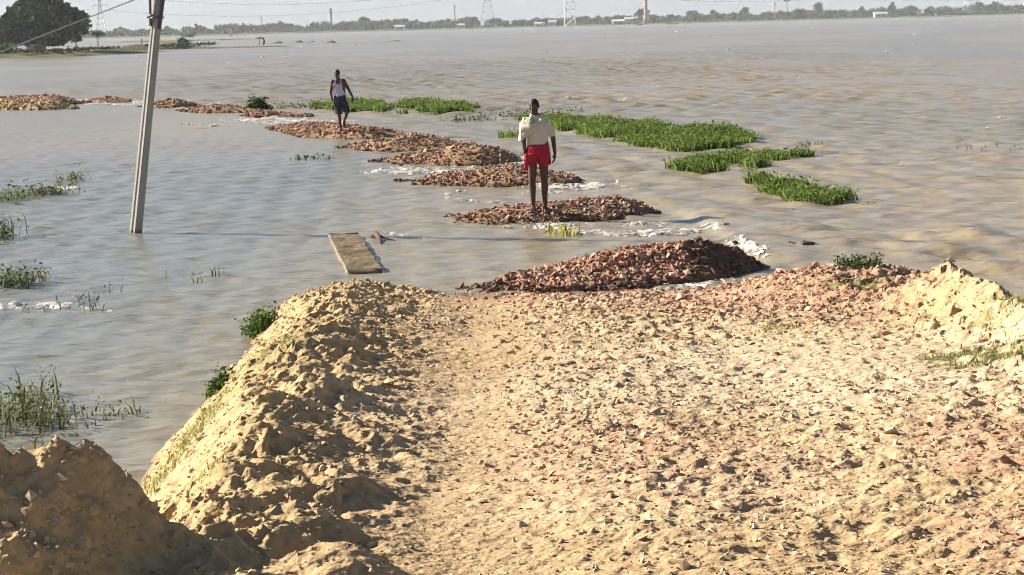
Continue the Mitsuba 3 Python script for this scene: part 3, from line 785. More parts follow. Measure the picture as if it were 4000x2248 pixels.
weeds('water_weed', [(-8.9, 36.4, .7, .8, 160), (-9.3, 35.2, .4, .7, 60), (-9.0, 39.5, .4, 1.2, 60)], 'long olive weed bed in calm water left of the leaning pole', 305, h=.2, pal=PALE, leaf=.14)
weeds('water_weed', [(-9.9, 34.2, .35, .5, 60)], 'small olive weed clump at the left edge below the long weed bed', 306, h=.18, leaf=.14)
weeds('water_weed', [(-3.9, 23.2, .3, .4, 16), (-3.6, 23.5, .25, .3, 10), (-4.7, 22.3, .2, .2, 8)], 'few dark stems in open water left of the concrete slab', 307, h=.13, leaf=.06, n_leaf=3)
weeds('water_weed', [(-4.9, 21.6, .4, .3, 22), (-5.2, 20.9, .35, .25, 16), (-4.7, 20.8, .3, .2, 14), (-5.6, 20.4, .3, .3, 8)], 'scattered stems around the drifting foam line at the left', 308, h=.13, leaf=.06, n_leaf=3)
weeds('water_weed', [(-20.5, 79.5, 2.0, .8, 50), (-18.0, 78.3, .6, .5, 20)], 'dark reeds in front of the yellow soil bank at the left', 309, h=.35, leaf=.2, n_leaf=2)
weeds('water_weed', [(-4.6, 44.5, .9, .5, 30)], 'low floating weed strip left of the mounds in calm water', 310, h=.08, leaf=.2, n_leaf=4)
weeds('water_weed', [(-1.2, 60.5, 1.2, 1.0, 90), (.0, 63.0, 1.5, 1.5, 80), (1.6, 65, 1.5, 1.5, 50)], 'grey green weeds between the grass strip and the large grass bed', 311, h=.16, pal=WEED, leaf=.16)
weeds('water_weed', [(-8.0, 74, 1.6, 1.4, 110), (-6.8, 72, .8, 1.2, 50)], 'grey green weeds left of the walking man', 312, h=.2, pal=WEED, leaf=.2)
weeds('water_weed', [(3.9, 40.6, .8, .6, 30), (5.2, 39.4, .6, .5, 26)], 'thin dark weeds beside the narrow grass tongue', 313, h=.12, leaf=.1)
weeds('water_weed', [(6.9, 44.5, .6, .8, 30)], 'sparse dark weeds at the tip of the large grass bed', 314, h=.12, leaf=.1)
weeds('water_weed', [(10.6, 42.0, .7, .8, 26)], 'faint weeds standing in the open lake at the right edge', 315, h=.12, leaf=.1)
weeds('water_weed', [(4.35, 29.2, .3, .4, 16), (4.0, 27.7, .25, .3, 10)], 'few dark specks of weed below the nearest bright grass clump', 316, h=.08, leaf=.07, n_leaf=2)
BUSH = np.array([[.09, .16, .03], [.13, .22, .045], [.06, .11, .025], [.17, .25, .06], [.04, .07, .02]]) * .8
gz = lambda x, y: np.maximum(on_ground(x, y), 0)
weeds('bush', [(-2.5, 18.75, .13, .2, 70)], 'bright green leafy bush at the foot of the left bank', 321, h=.13, pal=BUSH * 1.2, leaf=.06, n_leaf=14, category='bush', z=gz)
weeds('bush', [(-2.4, 15.3, .09, .18, 40)], 'dark green plant low on the left bank with one upright stem', 322, h=.09, pal=BUSH * .8, leaf=.06, n_leaf=8, category='bush', z=gz)
weeds('bush', [(3.45, 18.9, .2, .3, 80)], 'grey green bush on the crest of the right rubble heap', 323, h=.075, pal=WEED, leaf=.07, n_leaf=6, category='bush', z=gz)
weeds('bush', [(3.38, 11.75, .10, .1, 30)], 'small dark green plant at the right edge of the road', 324, h=.07, pal=BUSH * .7, leaf=.04, n_leaf=5, category='bush', z=gz)
weeds('bush', [(-9.25, 71.6, .3, .4, 70)], 'round dark bush standing among the far mounds', 325, h=.40, pal=BUSH * .7, leaf=.22, n_leaf=12, category='bush')
hz = lambda x, y: on_heap(x, y)
weeds('sprig', [(-1.87, 7.35, .08, .06, 9)], 'thin leafy sprigs on top of the dark soil heap', 326, h=.10, pal=WEED * .7, leaf=.035, n_leaf=3, category='plant', z=hz)
# short grass on the soil
r = np.random.default_rng(330)
parts = []
for cx, cy, rx, ry, n in ((3.05, 12.85, .3, .18, 260), (3.35, 12.45, .5, .18, 420), (-1.75, 13.7, .25, .5, 260), (-2.15, 12.5, .2, .55, 420), (-2.2, 11.7, .2, .4, 200), (3.65, 13.7, .25, .25, 260), (3.2, 17.7, .35, .3, 150), (-1.5, 9.1, .12, .15, 60), (2.1, 15.0, .25, .2, 80)):
    x, y = cx + rx * r.normal(0, .5, n), cy + ry * r.normal(0, .5, n)
    parts.append(blades(r, x, y, on_ground(x, y) - .005, .035 * np.exp(r.normal(0, .4, n)), np.full(n, .008), 1.2, np.array([[.20, .21, .07], [.15, .18, .05], [.28, .26, .12], [.11, .14, .04], [.24, .25, .08]])[r.integers(0, 5, n)]))
mesh, cc = soup(parts)
put('short_grass', mesh, 'blade', color=cc, label='short sparse grass on the soil of the banks and road edge', category='grass', kind='stuff')


# ------------------------------------------------------------------ concrete slab in the water
def rough_block(L, W, Hh, seed, cell=.10, amp=.02):
    m = trimesh.creation.box([W, L, Hh])
    v, f = trimesh.remesh.subdivide_to_size(m.vertices, m.faces, cell)
    m = trimesh.Trimesh(v, f, process=True)
    v = m.vertices.copy()
    k = np.abs(v) / np.array([W, L, Hh]) * 2
    edge = np.sort(k, axis=1)[:, 1]
    v *= 1 - .05 * sstep(.9, 1.0, edge)[:, None] * meshkit.noise(v * 6, seed)[:, None]
    n = m.vertex_normals
    v += n * (amp * (meshkit.fbm(v * 4, 3, seed) - .5) * 2 + amp * .5 * (meshkit.fbm(v * 16, 2, seed + 1) - .5))[:, None]
    return np.array(v), np.array(m.faces)


v, f = rough_block(4.45, .44, .20, 5, amp=.035)
v = v + np.array([0, 0, -.045])
v[:, 0] -= .03 * np.sin(v[:, 1] * 2) * 0
ang = math.atan2(-.64, 4.45)
c_, s_ = math.cos(-ang), math.sin(-ang)
v = v @ np.array([[c_, -s_, 0], [s_, c_, 0], [0, 0, 1]]).T + np.array([-2.12, 25.6, 0])
put('concrete_slab', (v, f), 'slab', smooth=35, label='long mossy concrete slab lying in the calm water', category='slab')
put('driftwood', soup([tube([(-2.0, 27.5, .02), (-1.93, 27.3, .08), (-1.86, 27.0, .05), (-1.82, 26.7, -.02)], [.03, .04, .035, .02], 7), tube([(-1.93, 27.2, .07), (-1.75, 27.0, .035), (-1.62, 26.95, .0)], [.022, .016, .010], 6)])[0], 'dead_wood', smooth=40,
    label='dark broken branch lodged at the far end of the slab', category='driftwood')

# ------------------------------------------------------------------ leaning power pole
PB, PT = np.array([-5.68, 28.95, -1.2]), None
LEAN = np.array([.52 / 3.48, .0, 1.0])


def pole_at(z):
    return np.array([-5.68, 28.95, 0]) + LEAN * z


sec = np.array([(-.5, -.5), (.5, -.5), (.5, -.18), (.36, -.13), (.36, .13), (.5, .18), (.5, .5), (-.5, .5), (-.5, .18), (-.36, .13), (-.36, -.13), (-.5, -.18)])
ca, sa = math.cos(math.radians(47)), math.sin(math.radians(47))
sec = sec @ np.array([[ca, sa], [-sa, ca]])
zz = np.array([-1.2, 0, 1.5, 3.0, 4.5, 6.0])
wid = np.interp(zz, [-1.2, 0, 6], [.142, .136, .085])
V = np.vstack([np.column_stack([sec * w + pole_at(z)[:2], np.full(12, z)]) for z, w in zip(zz, wid)])
F = []
for i in range(len(zz) - 1):
    for j in range(12):
        a, b = i * 12 + j, i * 12 + (j + 1) % 12
        F += [(a, b, b + 12), (a, b + 12, a + 12)]
put('power_pole__shaft', (V, np.array(F)), 'concrete', smooth=False)
c0 = pole_at(3.22)
band = [tube([c0 + np.array([math.cos(t), math.sin(t), 0]) * .095 for t in np.linspace(0, 2 * math.pi, 17)], .018, 6)]
put('power_pole__clamp', soup(band)[0], 'dark_steel', smooth=40)
put('power_pole__bracket', tube([pole_at(3.10) + [-.075, -.03, 0], pole_at(3.45) + [-.115, -.03, .0], pole_at(4.6) + [-.30, -.03, 0]], .021, 6), 'dark_steel', smooth=40)
put('power_pole__bracket', tube([pole_at(3.05) + [.07, -.05, 0], pole_at(3.5) + [.085, -.05, .0], pole_at(4.6) + [.13, -.05, 0]], .024, 6), 'dark_steel', smooth=40)
put('power_pole__bolt', tube([pole_at(3.23) + [-.12, -.10, 0], pole_at(3.26) + [-.05, -.13, 0]], .022, 6), 'dark_steel', smooth=40)
tag('power_pole', 'leaning square concrete power pole standing in the flood water', 'power pole')
put('stay_wire', tube([(-5.43, 28.9, 3.52), (-7.72, 29.0, 2.72), (-10.0, 29.1, 1.98), (-15.8, 29.4, -.2)], .0085, 5), 'wire', smooth=True, label='slanting wire from the leaning pole down to the left in front of the tree', category='wire')


# ------------------------------------------------------------------ trees and land at the left, middle distance
def crown(rng, cx, cy, cz, rx, ry, rz, n, leaf, pal, lobes=9, gap=.30, seed=0, under=-.6):
    """Leaf clumps spread through lobes of a crown, thinned by noise so that gaps show."""
    lo = rng.normal(size=(lobes, 3))
    lo /= np.linalg.norm(lo, axis=1, keepdims=True)
    lo[:, 2] = np.abs(lo[:, 2]) * .9 - .25
    lo *= rng.uniform(.35, .75, (lobes, 1))
    k = rng.integers(0, lobes, n * 2)
    p = rng.normal(size=(n * 2, 3))
    p /= np.linalg.norm(p, axis=1, keepdims=True)
    p = lo[k] + p * rng.uniform(.25, .50, (n * 2, 1)) * rng.uniform(.8, 1.0, (n * 2, 1))
    keep = (p[:, 2] > under) & (meshkit.fbm(p * 3.2 + 7, 3, seed) > gap)
    p = p[keep][:n]
    pos = np.array([cx, cy, cz]) + p * np.array([rx, ry, rz])
    v = np.array([[-.5, -.3, 0], [.5, -.25, .08], [.35, .35, -.06], [-.4, .3, .1]])
    f = np.array([[0, 1, 2], [0, 2, 3]])
    cols = pal[rng.integers(0, len(pal), len(p))] * rng.uniform(.7, 1.2, (len(p), 1))
    return copies(v, f, rotations(rng, len(p), math.pi) * (leaf * rng.uniform(.6, 1.3, len(p)))[:, None, None], pos, cols)


TREE = np.array([[.026, .056, .018], [.034, .068, .020], [.020, .044, .016], [.044, .080, .024], [.028, .050, .020]])


def tree(key, x, y, height, width, label, seed, pal=TREE, n=1500, leaf=.5, trunk=.18, group=None, gap=.3, base=.25, z0=.2, mat='leaf'):
    r = np.random.default_rng(seed)
    h0 = height * base
    cz, rz = (height + h0) / 2, (height - h0) / 2
    mesh, cc = soup([crown(r, x, y, z0 + cz, width / 2 * 1.1, width / 2 * 1.0, rz * 1.12, n, leaf, pal, seed=seed, gap=gap)])
    put(f'{key}__crown', mesh, mat, color=cc)
    limbs = [tube([(x, y, z0 - .5), (x + .02 * width, y, z0 + h0), (x, y, z0 + cz)], [trunk, trunk * .8, trunk * .45], 7)]
    for a in r.uniform(0, 2 * math.pi, 4):
        limbs.append(tube([(x, y, z0 + h0 * .9), (x + math.cos(a) * width * .17, y + math.sin(a) * width * .17, z0 + cz), (x + math.cos(a) * width * .30, y + math.sin(a) * width * .30, z0 + cz + rz * .4)], [trunk * .55, trunk * .35, trunk * .15], 5))
    put(f'{key}__trunk', soup(limbs)[0], 'bark', smooth=40)
    tag(key, label, 'tree', group)


def bank(key, pts, label, seed, step=.6, category='bank', rough=.22, mat='bank_soil'):
    P = np.array(pts, float)
    pad = P[:, 3].max() + 2
    xs, ys = np.arange(P[:, 0].min() - pad, P[:, 0].max() + pad, step), np.arange(P[:, 1].min() - pad, P[:, 1].max() + pad, step)
    X, Y = np.meshgrid(xs, ys)
    Z = np.maximum(ridge_height(pts, X + nz(X, Y, .2, 2, seed), Y) + rough * nz(X, Y, .35, 3, seed + 1), -.6)
    put(key, grid_mesh(xs, ys, Z), mat, smooth=True, label=label, category=category, kind='structure')


bank('tree_bank', [(-95, 272, .5, 9), (-80, 277, .8, 12), (-68, 279, .8, 12), (-61, 283, .5, 7), (-57.5, 303, .3, 5)], 'dark low bank under the big tree', 401)
bank('field_bank', [(-69, 332, .4, 4), (-64, 346, 1.0, 6), (-60.5, 347, 1.5, 6.5), (-58.3, 347, .9, 5), (-54, 342, .35, 3), (-50, 336, .25, 2.6), (-39, 340, .2, 2)], 'grassy bank running right from the big tree behind the pole', 402)
bank('far_strip', [(-125, 642, .5, 5), (-107, 640, .4, 4), (-86, 640, .3, 4)], 'thin dark strip of land behind the pole', 403, rough=.08)
bank('near_strip', [(-73, 300, .35, 4), (-69, 309, .5, 5), (-66, 318, .35, 4)], 'low earth patch beside the big tree', 404, rough=.1)
for i, (x, y, w, h, lab) in enumerate(((-50.2, 424, 1.4, .45, 'small dark mud hump left of the bent stump'), (-46.0, 428, 1.8, .55, 'dark mud hump right of the bent stump'), (-43.5, 430, .9, .3, 'tiny mud hump right of the bent stump'), (-36.6, 400, 1.4, .5, 'lone round mud hump in the open water'), (-22.8, 395, 1.9, .25, 'flat dark mud bar near the middle of the lake'))):
    bank('mud_hump', [(x - w, y, .04, w * .5), (x + w * .3, y, h, w * .7), (x + w, y, .05, w * .4)], lab, 410 + i, step=.25, rough=.04, category='mud bank')
put('bent_stump', soup([tube([(-49.6, 396, -.2), (-49.4, 396, .7), (-49.5, 396, 1.25), (-50.3, 396, 1.45), (-51.2, 396, 1.2)], [.24, .22, .2, .12, .06], 7), tube([(-50.4, 396, -.2), (-50.35, 396, 1.35)], [.08, .07], 6)])[0], 'dead_wood', smooth=40, label='bent dark stump rising from the far water', category='stump')

r = np.random.default_rng(418)
parts = []
for x0, x1, y0, h, n in ((-92, -60, 275, .9, 60), (-60, -52, 345, .7, 14), (-66, -57, 345, .5, 20), (-69, -64, 316, .5, 10)):
    for _ in range(n):
        x, w = r.uniform(x0, x1), r.uniform(.8, 2.2)
        parts.append(crown(r, x, y0 + r.normal(0, 2.2), .55 + h * .3, w, 1.2, h * r.uniform(.3, 1), 60, .32, np.array([[.06, .08, .025], [.09, .10, .035], [.035, .05, .02], [.12, .12, .05]]), lobes=5, gap=.15, seed=int(x * 7) % 999, under=-.9))
mesh, cc = soup(parts)
put('scrub', mesh, 'far_leaf', color=cc, label='low olive scrub on the banks around the big tree', category='scrub', kind='stuff')

# the big round tree: a broad dome almost down to the ground, thinner at its lower right
r = np.random.default_rng(420)
BT = (-69.6, 291)
parts = [crown(r, BT[0] - .3, BT[1], 4.6, 6.9, 6.0, 5.2, 17000, .85, TREE, lobes=22, gap=.22, seed=421, under=-.8),
         crown(r, BT[0] - 2.6, BT[1] - .5, 3.4, 4.6, 4.6, 3.9, 8500, .7, TREE, lobes=16, gap=.25, seed=422, under=-.85),
         crown(r, BT[0] + 4.0, BT[1], 4.1, 3.6, 3.6, 3.0, 2400, .45, TREE, lobes=9, gap=.40, seed=423),
         crown(r, BT[0] + .5, BT[1] + .5, 2.6, 4.5, 3.5, 2.4, 5000, .8, TREE, lobes=9, gap=.3, seed=424, under=-.9)]
mesh, cc = soup(parts)
put('big_tree__crown', mesh, 'far_leaf', color=cc)
limbs = [tube([(BT[0], BT[1], 0), (BT[0] + .1, BT[1], 1.6), (BT[0], BT[1], 3.2), (BT[0] + .2, BT[1], 6)], [.5, .42, .36, .15], 9)]
for a, l, zt in ((.1, 4.6, 4.6), (.5, 4.0, 5.4), (2.2, 4.2, 5.8), (3.0, 4.8, 4.4), (4.3, 3.5, 5.0), (5.6, 4.6, 4.0)):
    limbs.append(tube([(BT[0], BT[1], 1.5), (BT[0] + math.cos(a) * l * .5, BT[1] + math.sin(a) * l * .5, zt * .7), (BT[0] + math.cos(a) * l, BT[1] + math.sin(a) * l, zt)], [.24, .16, .06], 6))
put('big_tree__trunk', soup(limbs)[0], 'bark', smooth=40)
tag('big_tree', 'big dark round tree on the low bank at the upper left', 'tree')
for key, x, y, h, w, n, pal, lab in (('shore_bush', -71.5, 277, 1.9, 3.4, 420, BUSH * .9, 'light green bush in front of the big tree, at its right foot'), ('shore_bush', -67.5, 279, 1.5, 2.6, 260, BUSH * .8, 'grey green bush at the right end of the bank below the big tree'), ('shore_bush', -75.0, 275, 1.5, 4.2, 420, np.array([[.16, .16, .05], [.20, .19, .07], [.12, .13, .04]]), 'yellowish bush on the bank at the left foot of the big tree'),
                                 ('shore_bush', -58.0, 349, 1.7, 3.4, 260, TREE, 'low dark bush just right of the leaning pole on the grassy bank'), ('shore_bush', -79.0, 276, 1.2, 3.0, 260, TREE, 'olive bush at the very left edge of the bank')):
    r = np.random.default_rng(abs(int(x * 10)))
    mesh, cc = soup([crown(r, x, y, .35 + h * .5, w * .55, w * .5, h * .62, n, .34, pal, lobes=8, gap=.25, seed=int(-x), under=-.9)])
    put(key, mesh, 'leaf', color=cc, label=lab, category='bush')
tree('lone_tree', -83.2, 395, 3.4, 3.6, 'small spreading tree with a bare stem right of the big tree', 430, n=420, leaf=.34, trunk=.12, base=.55, pal=TREE)
tree('sapling', -66.6, 300, 2.6, 2.4, 'thin sapling under the right edge of the big tree', 431, n=200, leaf=.28, trunk=.09, base=.5)
r = np.random.default_rng(432)
mesh, cc = soup([crown(r, -122.5, 750, 1.5, 3.6, 3, 1.4, 420, .5, TREE, lobes=8, gap=.25, seed=433, under=-.9)])
put('round_bush', mesh, 'leaf', color=cc, label='lone hazy bush in the water right of the leaning pole', category='bush')
put('fence_post', tube([(-66.2, 352, -.2), (-66.1, 352, 2.0)], [.14, .10], 6), 'dead_wood', smooth=40, label='short dark post on the bank right of the big tree', category='post')

# ------------------------------------------------------------------ far shore: wood, trees, houses, masts
D = 1400.0
r = np.random.default_rng(440)
SKY_X = np.array([-700, -420, -300, -240, -180, -130, -95, -60, -30, -10, 20, 60])
SKY_H = np.array([6.5, 6.5, 6.0, 6.5, 7.2, 7.5, 8.0, 7.0, 7.5, 6.0, 5.5, 5.0])
parts = []
for i in range(230):
    x = r.uniform(-560, 30)
    h = interp(x, SKY_X, SKY_H) * r.uniform(.62, 1.12)
    w = r.uniform(6, 13)
    y = D - 20 + r.uniform(0, 70)
    parts.append(crown(r, x, y, .4 + h * .5, w * .6, w * .5, h * .62, 160, 2.3, TREE * r.uniform(.7, 1.05), lobes=7, gap=.15, seed=int(i), under=-.9))
for i in range(260):      # low growth along the whole shore
    x = r.uniform(-560, 480)
    h = r.uniform(1.5, 3.6)
    parts.append(crown(r, x, D - 30 + r.uniform(0, 40), .3 + h * .5, r.uniform(4, 8), 4, h * .62, 70, 1.7, TREE, lobes=6, gap=.1, seed=1000 + i, under=-.9))
for i in range(330):      # tree line at the right
    x = r.uniform(20, 470)
    h = r.uniform(3.6, 7.2) * (1.25 if x > 300 else 1)
    w = r.uniform(5, 11)
    parts.append(crown(r, x, D + r.uniform(0, 80), .4 + h * .5, w * .6, w * .5, h * .62, 120, 2.1, TREE * r.uniform(.7, 1.05), lobes=7, gap=.15, seed=2000 + i, under=-.9))
mesh, cc = soup(parts)
put('far_wood', mesh, 'far_leaf', color=cc, label='hazy blue green belt of trees along the far shore', category='wood', kind='stuff')


def far_x(px, Yd=D):
    return (px - 2000) / 7500 * Yd


for x, w, h, lab in ((98, 11, 12.0, 'tall hazy tree just right of the brick chimney'), (-101, 8, 11.5, 'tall square-topped hazy tree left of the two middle pylons'), (-22, 5.5, 10.0, 'narrow hazy tree left of the wide middle pylon'), (-75, 13, 9.5, 'broad low domed hazy tree left of the middle of the far shore'),
                     (226, 9.5, 13.0, 'tallest broad hazy tree on the far shore right of the chimney'), (172, 6.5, 11.0, 'umbrella-topped hazy tree between the chimney and the tallest broad tree'), (256, 5, 9.0, 'small hazy tree right of the tallest broad tree'), (278, 6, 11.2, 'round-headed hazy tree left of the long dark copse at the right'),
                     (340, 9, 9.8, 'hazy tree at the left end of the long dark copse at the right'), (212, 14, 8.5, 'wide low hazy tree at the left foot of the tallest broad tree'), (350, 14, 10.0, 'first dome of the dark copse near the right pylon'), (134, 9, 9.5, 'hazy tree with a flat leaning top, second right of the chimney'), (150, 7, 9.0, 'hazy tree third right of the chimney')):
    tree('far_tree', x, D - 8, h, w, lab, int(500 + x), pal=TREE, n=420, leaf=1.5, trunk=.3, base=.12, z0=.5, mat='far_leaf') if 'far_tree__crown' not in scene else tree(f'far_tree_{sum(k.startswith("far_tree") and k.endswith("__crown") for k in scene):03d}', x, D - 8, h, w, lab, int(500 + x), pal=TREE, n=420, leaf=1.5, trunk=.3, base=.12, z0=.5, mat='far_leaf')
# a palm standing above the copse
px_ = 203.5
put('palm_tree__trunk', tube([(px_, D, 0), (px_ + .3, D, 8), (px_, D, 14)], [.35, .28, .25], 6), 'bark', smooth=40)
put('palm_tree__crown', soup([tube([(px_, D, 14), (px_ + math.cos(a) * 1.6, D + math.sin(a) * 1.6, 14.9), (px_ + math.cos(a) * 2.6, D + math.sin(a) * 2.6, 13.4)], [.35, .45, .1], 5) for a in np.arange(9) * .7])[0], 'bark', smooth=40)
tag('palm_tree', 'lone palm sticking up above the far trees at the right', 'palm tree')


def house(key, x, y, w, d, h, roof, label):
    put(f'{key}__wall', box(x - w / 2, x + w / 2, y, y + d, -.5, h), 'whitewash')
    e = .3
    V = np.array([(x - w / 2 - e, y - e, h + .01), (x + w / 2 + e, y - e, h + .01), (x + w / 2 + e, y + d + e, h + .01), (x - w / 2 - e, y + d + e, h + .01), (x - w / 2 - e, y + d / 2, h + roof), (x + w / 2 + e, y + d / 2, h + roof)])
    put(f'{key}__roof', (V, np.array([[0, 1, 5], [0, 5, 4], [2, 3, 4], [2, 4, 5], [1, 2, 5], [3, 0, 4], [0, 2, 1], [0, 3, 2]])), 'roof_sheet')
    put(f'{key}__window', box(x - w * .28, x - w * .12, y - .06, y + .1, h * .35, h * .75), 'window_dark')
    put(f'{key}__window_001', box(x + w * .12, x + w * .28, y - .06, y + .1, h * .35, h * .75), 'window_dark')
    tag(key, label, 'house')


for i, (x, w, h, rf_, lab) in enumerate(((24, 7, 2.6, .9, 'pale low house left of the narrow middle pylon'), (33, 5, 3.6, .8, 'small white house under the narrow middle pylon'), (79, 8, 2.8, 1.2, 'wide pale house with grey roof left of the chimney'), (87, 6, 4.2, 1.0, 'taller pale house left of the chimney'), (91, 3, 5.0, .5, 'bright white narrow house just left of the chimney'), (-31, 5, 3.0, .8, 'whitish hut right of the wide middle pylon'), (263, 9, 3.4, 1.0, 'long pale house among the trees at the right'), (-74, 7, 3, .9, 'pale house half hidden under the broad domed tree'))):
    house('house' if i == 0 else f'house_{i:03d}', x, D - 45, w, 6, h, rf_, lab)


def lattice(key, x, y, h, base, top, label, arms, r=.16, bays=9, waist=.6):
    """A four-legged lattice tower with cross arms."""
    zs = np.linspace(0, 1, bays + 1) ** .85 * h

    def half(z):
        t = z / h
        return (base + (top - base) * min(t / waist, 1)) / 2 if waist else base / 2

    legs, brace = [], []
    for sx in (-1, 1):
        for sy in (-1, 1):
            legs.append(tube([(x + sx * half(z), y + sy * half(z), z - .5 * (z == 0)) for z in zs], r, 5))
    for z0, z1 in zip(zs[:-1], zs[1:]):
        a, b = half(z0), half(z1)
        for s in (-1, 1):
            brace += [tube([(x - a, y + s * a, z0), (x + b, y + s * b, z1)], r * .6, 4), tube([(x + a, y + s * a, z0), (x - b, y + s * b, z1)], r * .6, 4), tube([(x + s * a, y - a, z0), (x + s * b, y + b, z1)], r * .6, 4), tube([(x - b, y + s * b, z1), (x + b, y + s * b, z1)], r * .6, 4)]
    put(f'{key}__leg', soup(legs[:1])[0], 'galvanised')
    for i in (1, 2, 3):
        put(f'{key}__leg_{i:03d}', legs[i], 'galvanised')
    put(f'{key}__bracing', soup(brace)[0], 'galvanised')
    for i, (z, w) in enumerate(arms):
        q = half(z)
        put(f'{key}__cross_arm' if i == 0 else f'{key}__cross_arm_{i:03d}', soup([tube([(x - w, y, z), (x - q, y, z + .9), (x + q, y, z + .9), (x + w, y, z)], r * .9, 4), tube([(x - w, y, z), (x - q, y, z - .7), (x + q, y, z - .7), (x + w, y, z)], r * .9, 4), tube([(x - w, y, z), (x - w, y, z - 2.2)], r * .8, 4), tube([(x + w, y, z), (x + w, y, z - 2.2)], r * .8, 4)])[0], 'galvanised')
    tag(key, label, 'pylon')


lattice('pylon', -292, D, 36, 7.5, 1.6, 'lattice pylon with drooping cross arms between the big tree and the leaning pole', [(23.5, 5.5), (29, 5), (34, 4)], r=.17)
lattice('pylon_001', -12.6, D, 40, 12, 3.0, 'wide faint lattice pylon right of the middle, left one of the pair', [(28, 7), (33, 6), (38, 5)], r=.17)
lattice('pylon_002', 43.0, 1290, 40, 7.4, 2.8, 'narrow dark lattice pylon right of the middle, right one of the pair', [(28, 6), (33, 5), (38, 4)], r=.24, waist=1.0)
lattice('pylon_003', 338, D, 40, 13, 3.0, 'faint lattice pylon above the trees at the far right', [(28, 7), (33, 6), (38, 5)], r=.15)


def mast(key, x, h, r0, r1, mat, label, top=None):
    put(f'{key}__shaft', tube([(x, D + 20, 0), (x, D + 20, h)], [r0, r1], 8), mat, smooth=40)
    if top:
        put(f'{key}__head', top, 'galvanised', smooth=False)
    tag(key, label, 'mast')


mast('radio_mast', -127.5, 17.5, .9, .7, 'mast_paint', 'reddish communication mast over the left part of the tree belt', box(-128.7, -126.3, D + 19, D + 21, 15.6, 16.8))
mast('radio_mast_001', -36.8, 17.5, .55, .4, 'mast_paint', 'thin dark mast left of the wide middle pylon', box(-37.4, -36.2, D + 19.5, D + 20.5, 15.5, 17.6))
mast('radio_mast_002', -178.5, 13, .35, .25, 'mast_paint', 'short thin mast over the tree belt left of the reddish mast', box(-179.6, -177.4, D + 19.7, D + 20.3, 11, 11.4))
mast('radio_mast_003', 197.5, 13.5, .5, .3, 'mast_paint', 'faint thin mast left of the lone palm at the right', box(196.9, 198.1, D + 19.5, D + 20.5, 11.5, 13))
# brick kiln chimney: tapering stack with pale bands
ch = (98.8, D - 40)
zs = [-.5, 4, 5.5, 9, 10.2, 17.2]
rr = np.interp(zs, [0, 17.2], [1.75, 1.0])
put('brick_chimney__stack', tube([(ch[0], ch[1], z) for z in zs], rr, 12), 'brick_red', smooth=40)
for i, (za, zb) in enumerate(((3.5, 6.0), (9.2, 10.6))):
    put('brick_chimney__band' if i == 0 else f'brick_chimney__band_{i:03d}', tube([(ch[0], ch[1], za), (ch[0], ch[1], zb)], np.interp([za, zb], [0, 17.2], [1.82, 1.07]), 12), 'pale_brick', smooth=40)
put('brick_chimney__rim', tube([(ch[0], ch[1], 16.5), (ch[0], ch[1], 17.3)], [1.15, 1.2], 12), 'dark_steel', smooth=40)
tag('brick_chimney', 'tall red brick chimney with pale bands on the far shore', 'chimney')
for key, x, y, w, h, lab in (('white_pillar', -156, 1100, .75, 3.6, 'white pillar standing in the water before the left tree belt'), ('white_pillar_001', 25.2, 1290, .8, 2.9, 'short pale pillar in the water left of the narrow middle pylon')):
    put(f'{key}__shaft', soup([box(x - w, x + w, y - w, y + w, -.5, h), ])[0], 'whitewash')
    put(f'{key}__cap', box(x - w * 1.3, x + w * 1.3, y - w * 1.3, y + w * 1.3, h + .003, h + .4), 'whitewash')
    tag(key, lab, 'pillar')


def boat(key, x, y, L, label):
    u = np.linspace(-1, 1, 13)
    out = []
    for s in u:
        w, k = .7 * (1 - abs(s) ** 2.4) + .02, .35 + .5 * abs(s) ** 2.5
        out += [(x + s * L / 2, y - w, k), (x + s * L / 2, y, -.2 + .3 * abs(s) ** 3), (x + s * L / 2, y + w, k)]
    F = []
    for i in range(12):
        for j in (0, 1):
            a = i * 3 + j
            F += [(a, a + 1, a + 4), (a, a + 4, a + 3)]
    put(f'{key}__hull', (np.array(out), np.array(F)), 'dead_wood')
    put(f'{key}__seat', box(x - .2, x + .2, y - .55, y + .55, .28, .33), 'dead_wood')
    tag(key, label, 'boat')


boat('boat', 102, 1180, 6.5, 'dark low boat on the far water right of the chimney')
boat('boat_001', 83.5, 1200, 4.0, 'small dark boat on the far water left of the chimney')


# power lines across the sky
def span(x0, z0, x1, z1, sag, y0=D, y1=D, n=22):
    t = np.linspace(0, 1, n)
    return [(x0 + (x1 - x0) * a, y0 + (y1 - y0) * a, z0 + (z1 - z0) * a - 4 * sag * a * (1 - a)) for a in t]


for i, (p, lab) in enumerate(((span(-292, 31.8, -12.6, 30.8, 10.5), 'upper sagging power line between the left and the wide middle pylon'), (span(-292, 20.5, -12.6, 25.8, 10.0), 'lower sagging power line between the left and the wide middle pylon'), (span(43, 25.8, 338, 30.8, 14.5, 1290, D), 'sagging power line right of the narrow middle pylon'),
                              (span(-600, 24, -292, 21.3, 6), 'power line running left from the leftmost pylon'), (span(-12.6, 25.8, 43, 22, 2, D, 1290), 'short power line between the two middle pylons'))):
    put('power_line', tube(p, .10, 5), 'wire', smooth=True, label=lab, category='power line')


# ------------------------------------------------------------------ people
def ball(p, r):
    return m3.Manifold.sphere(float(r), 20).translate([float(c) for c in p])


def bone(p0, r0, p1, r1):
    return m3.Manifold.batch_hull([ball(p0, r0), ball(p1, r1)])


def flesh(parts, cell=.02, it=10):
    m = m3.Manifold.batch_boolean(parts, m3.OpType.Add).refine_to_length(cell).to_mesh()
    t = trimesh.Trimesh(m.vert_properties[:, :3], m.tri_verts, process=True)
    trimesh.smoothing.filter_taubin(t, lamb=.5, nu=.52, iterations=it)
    return t


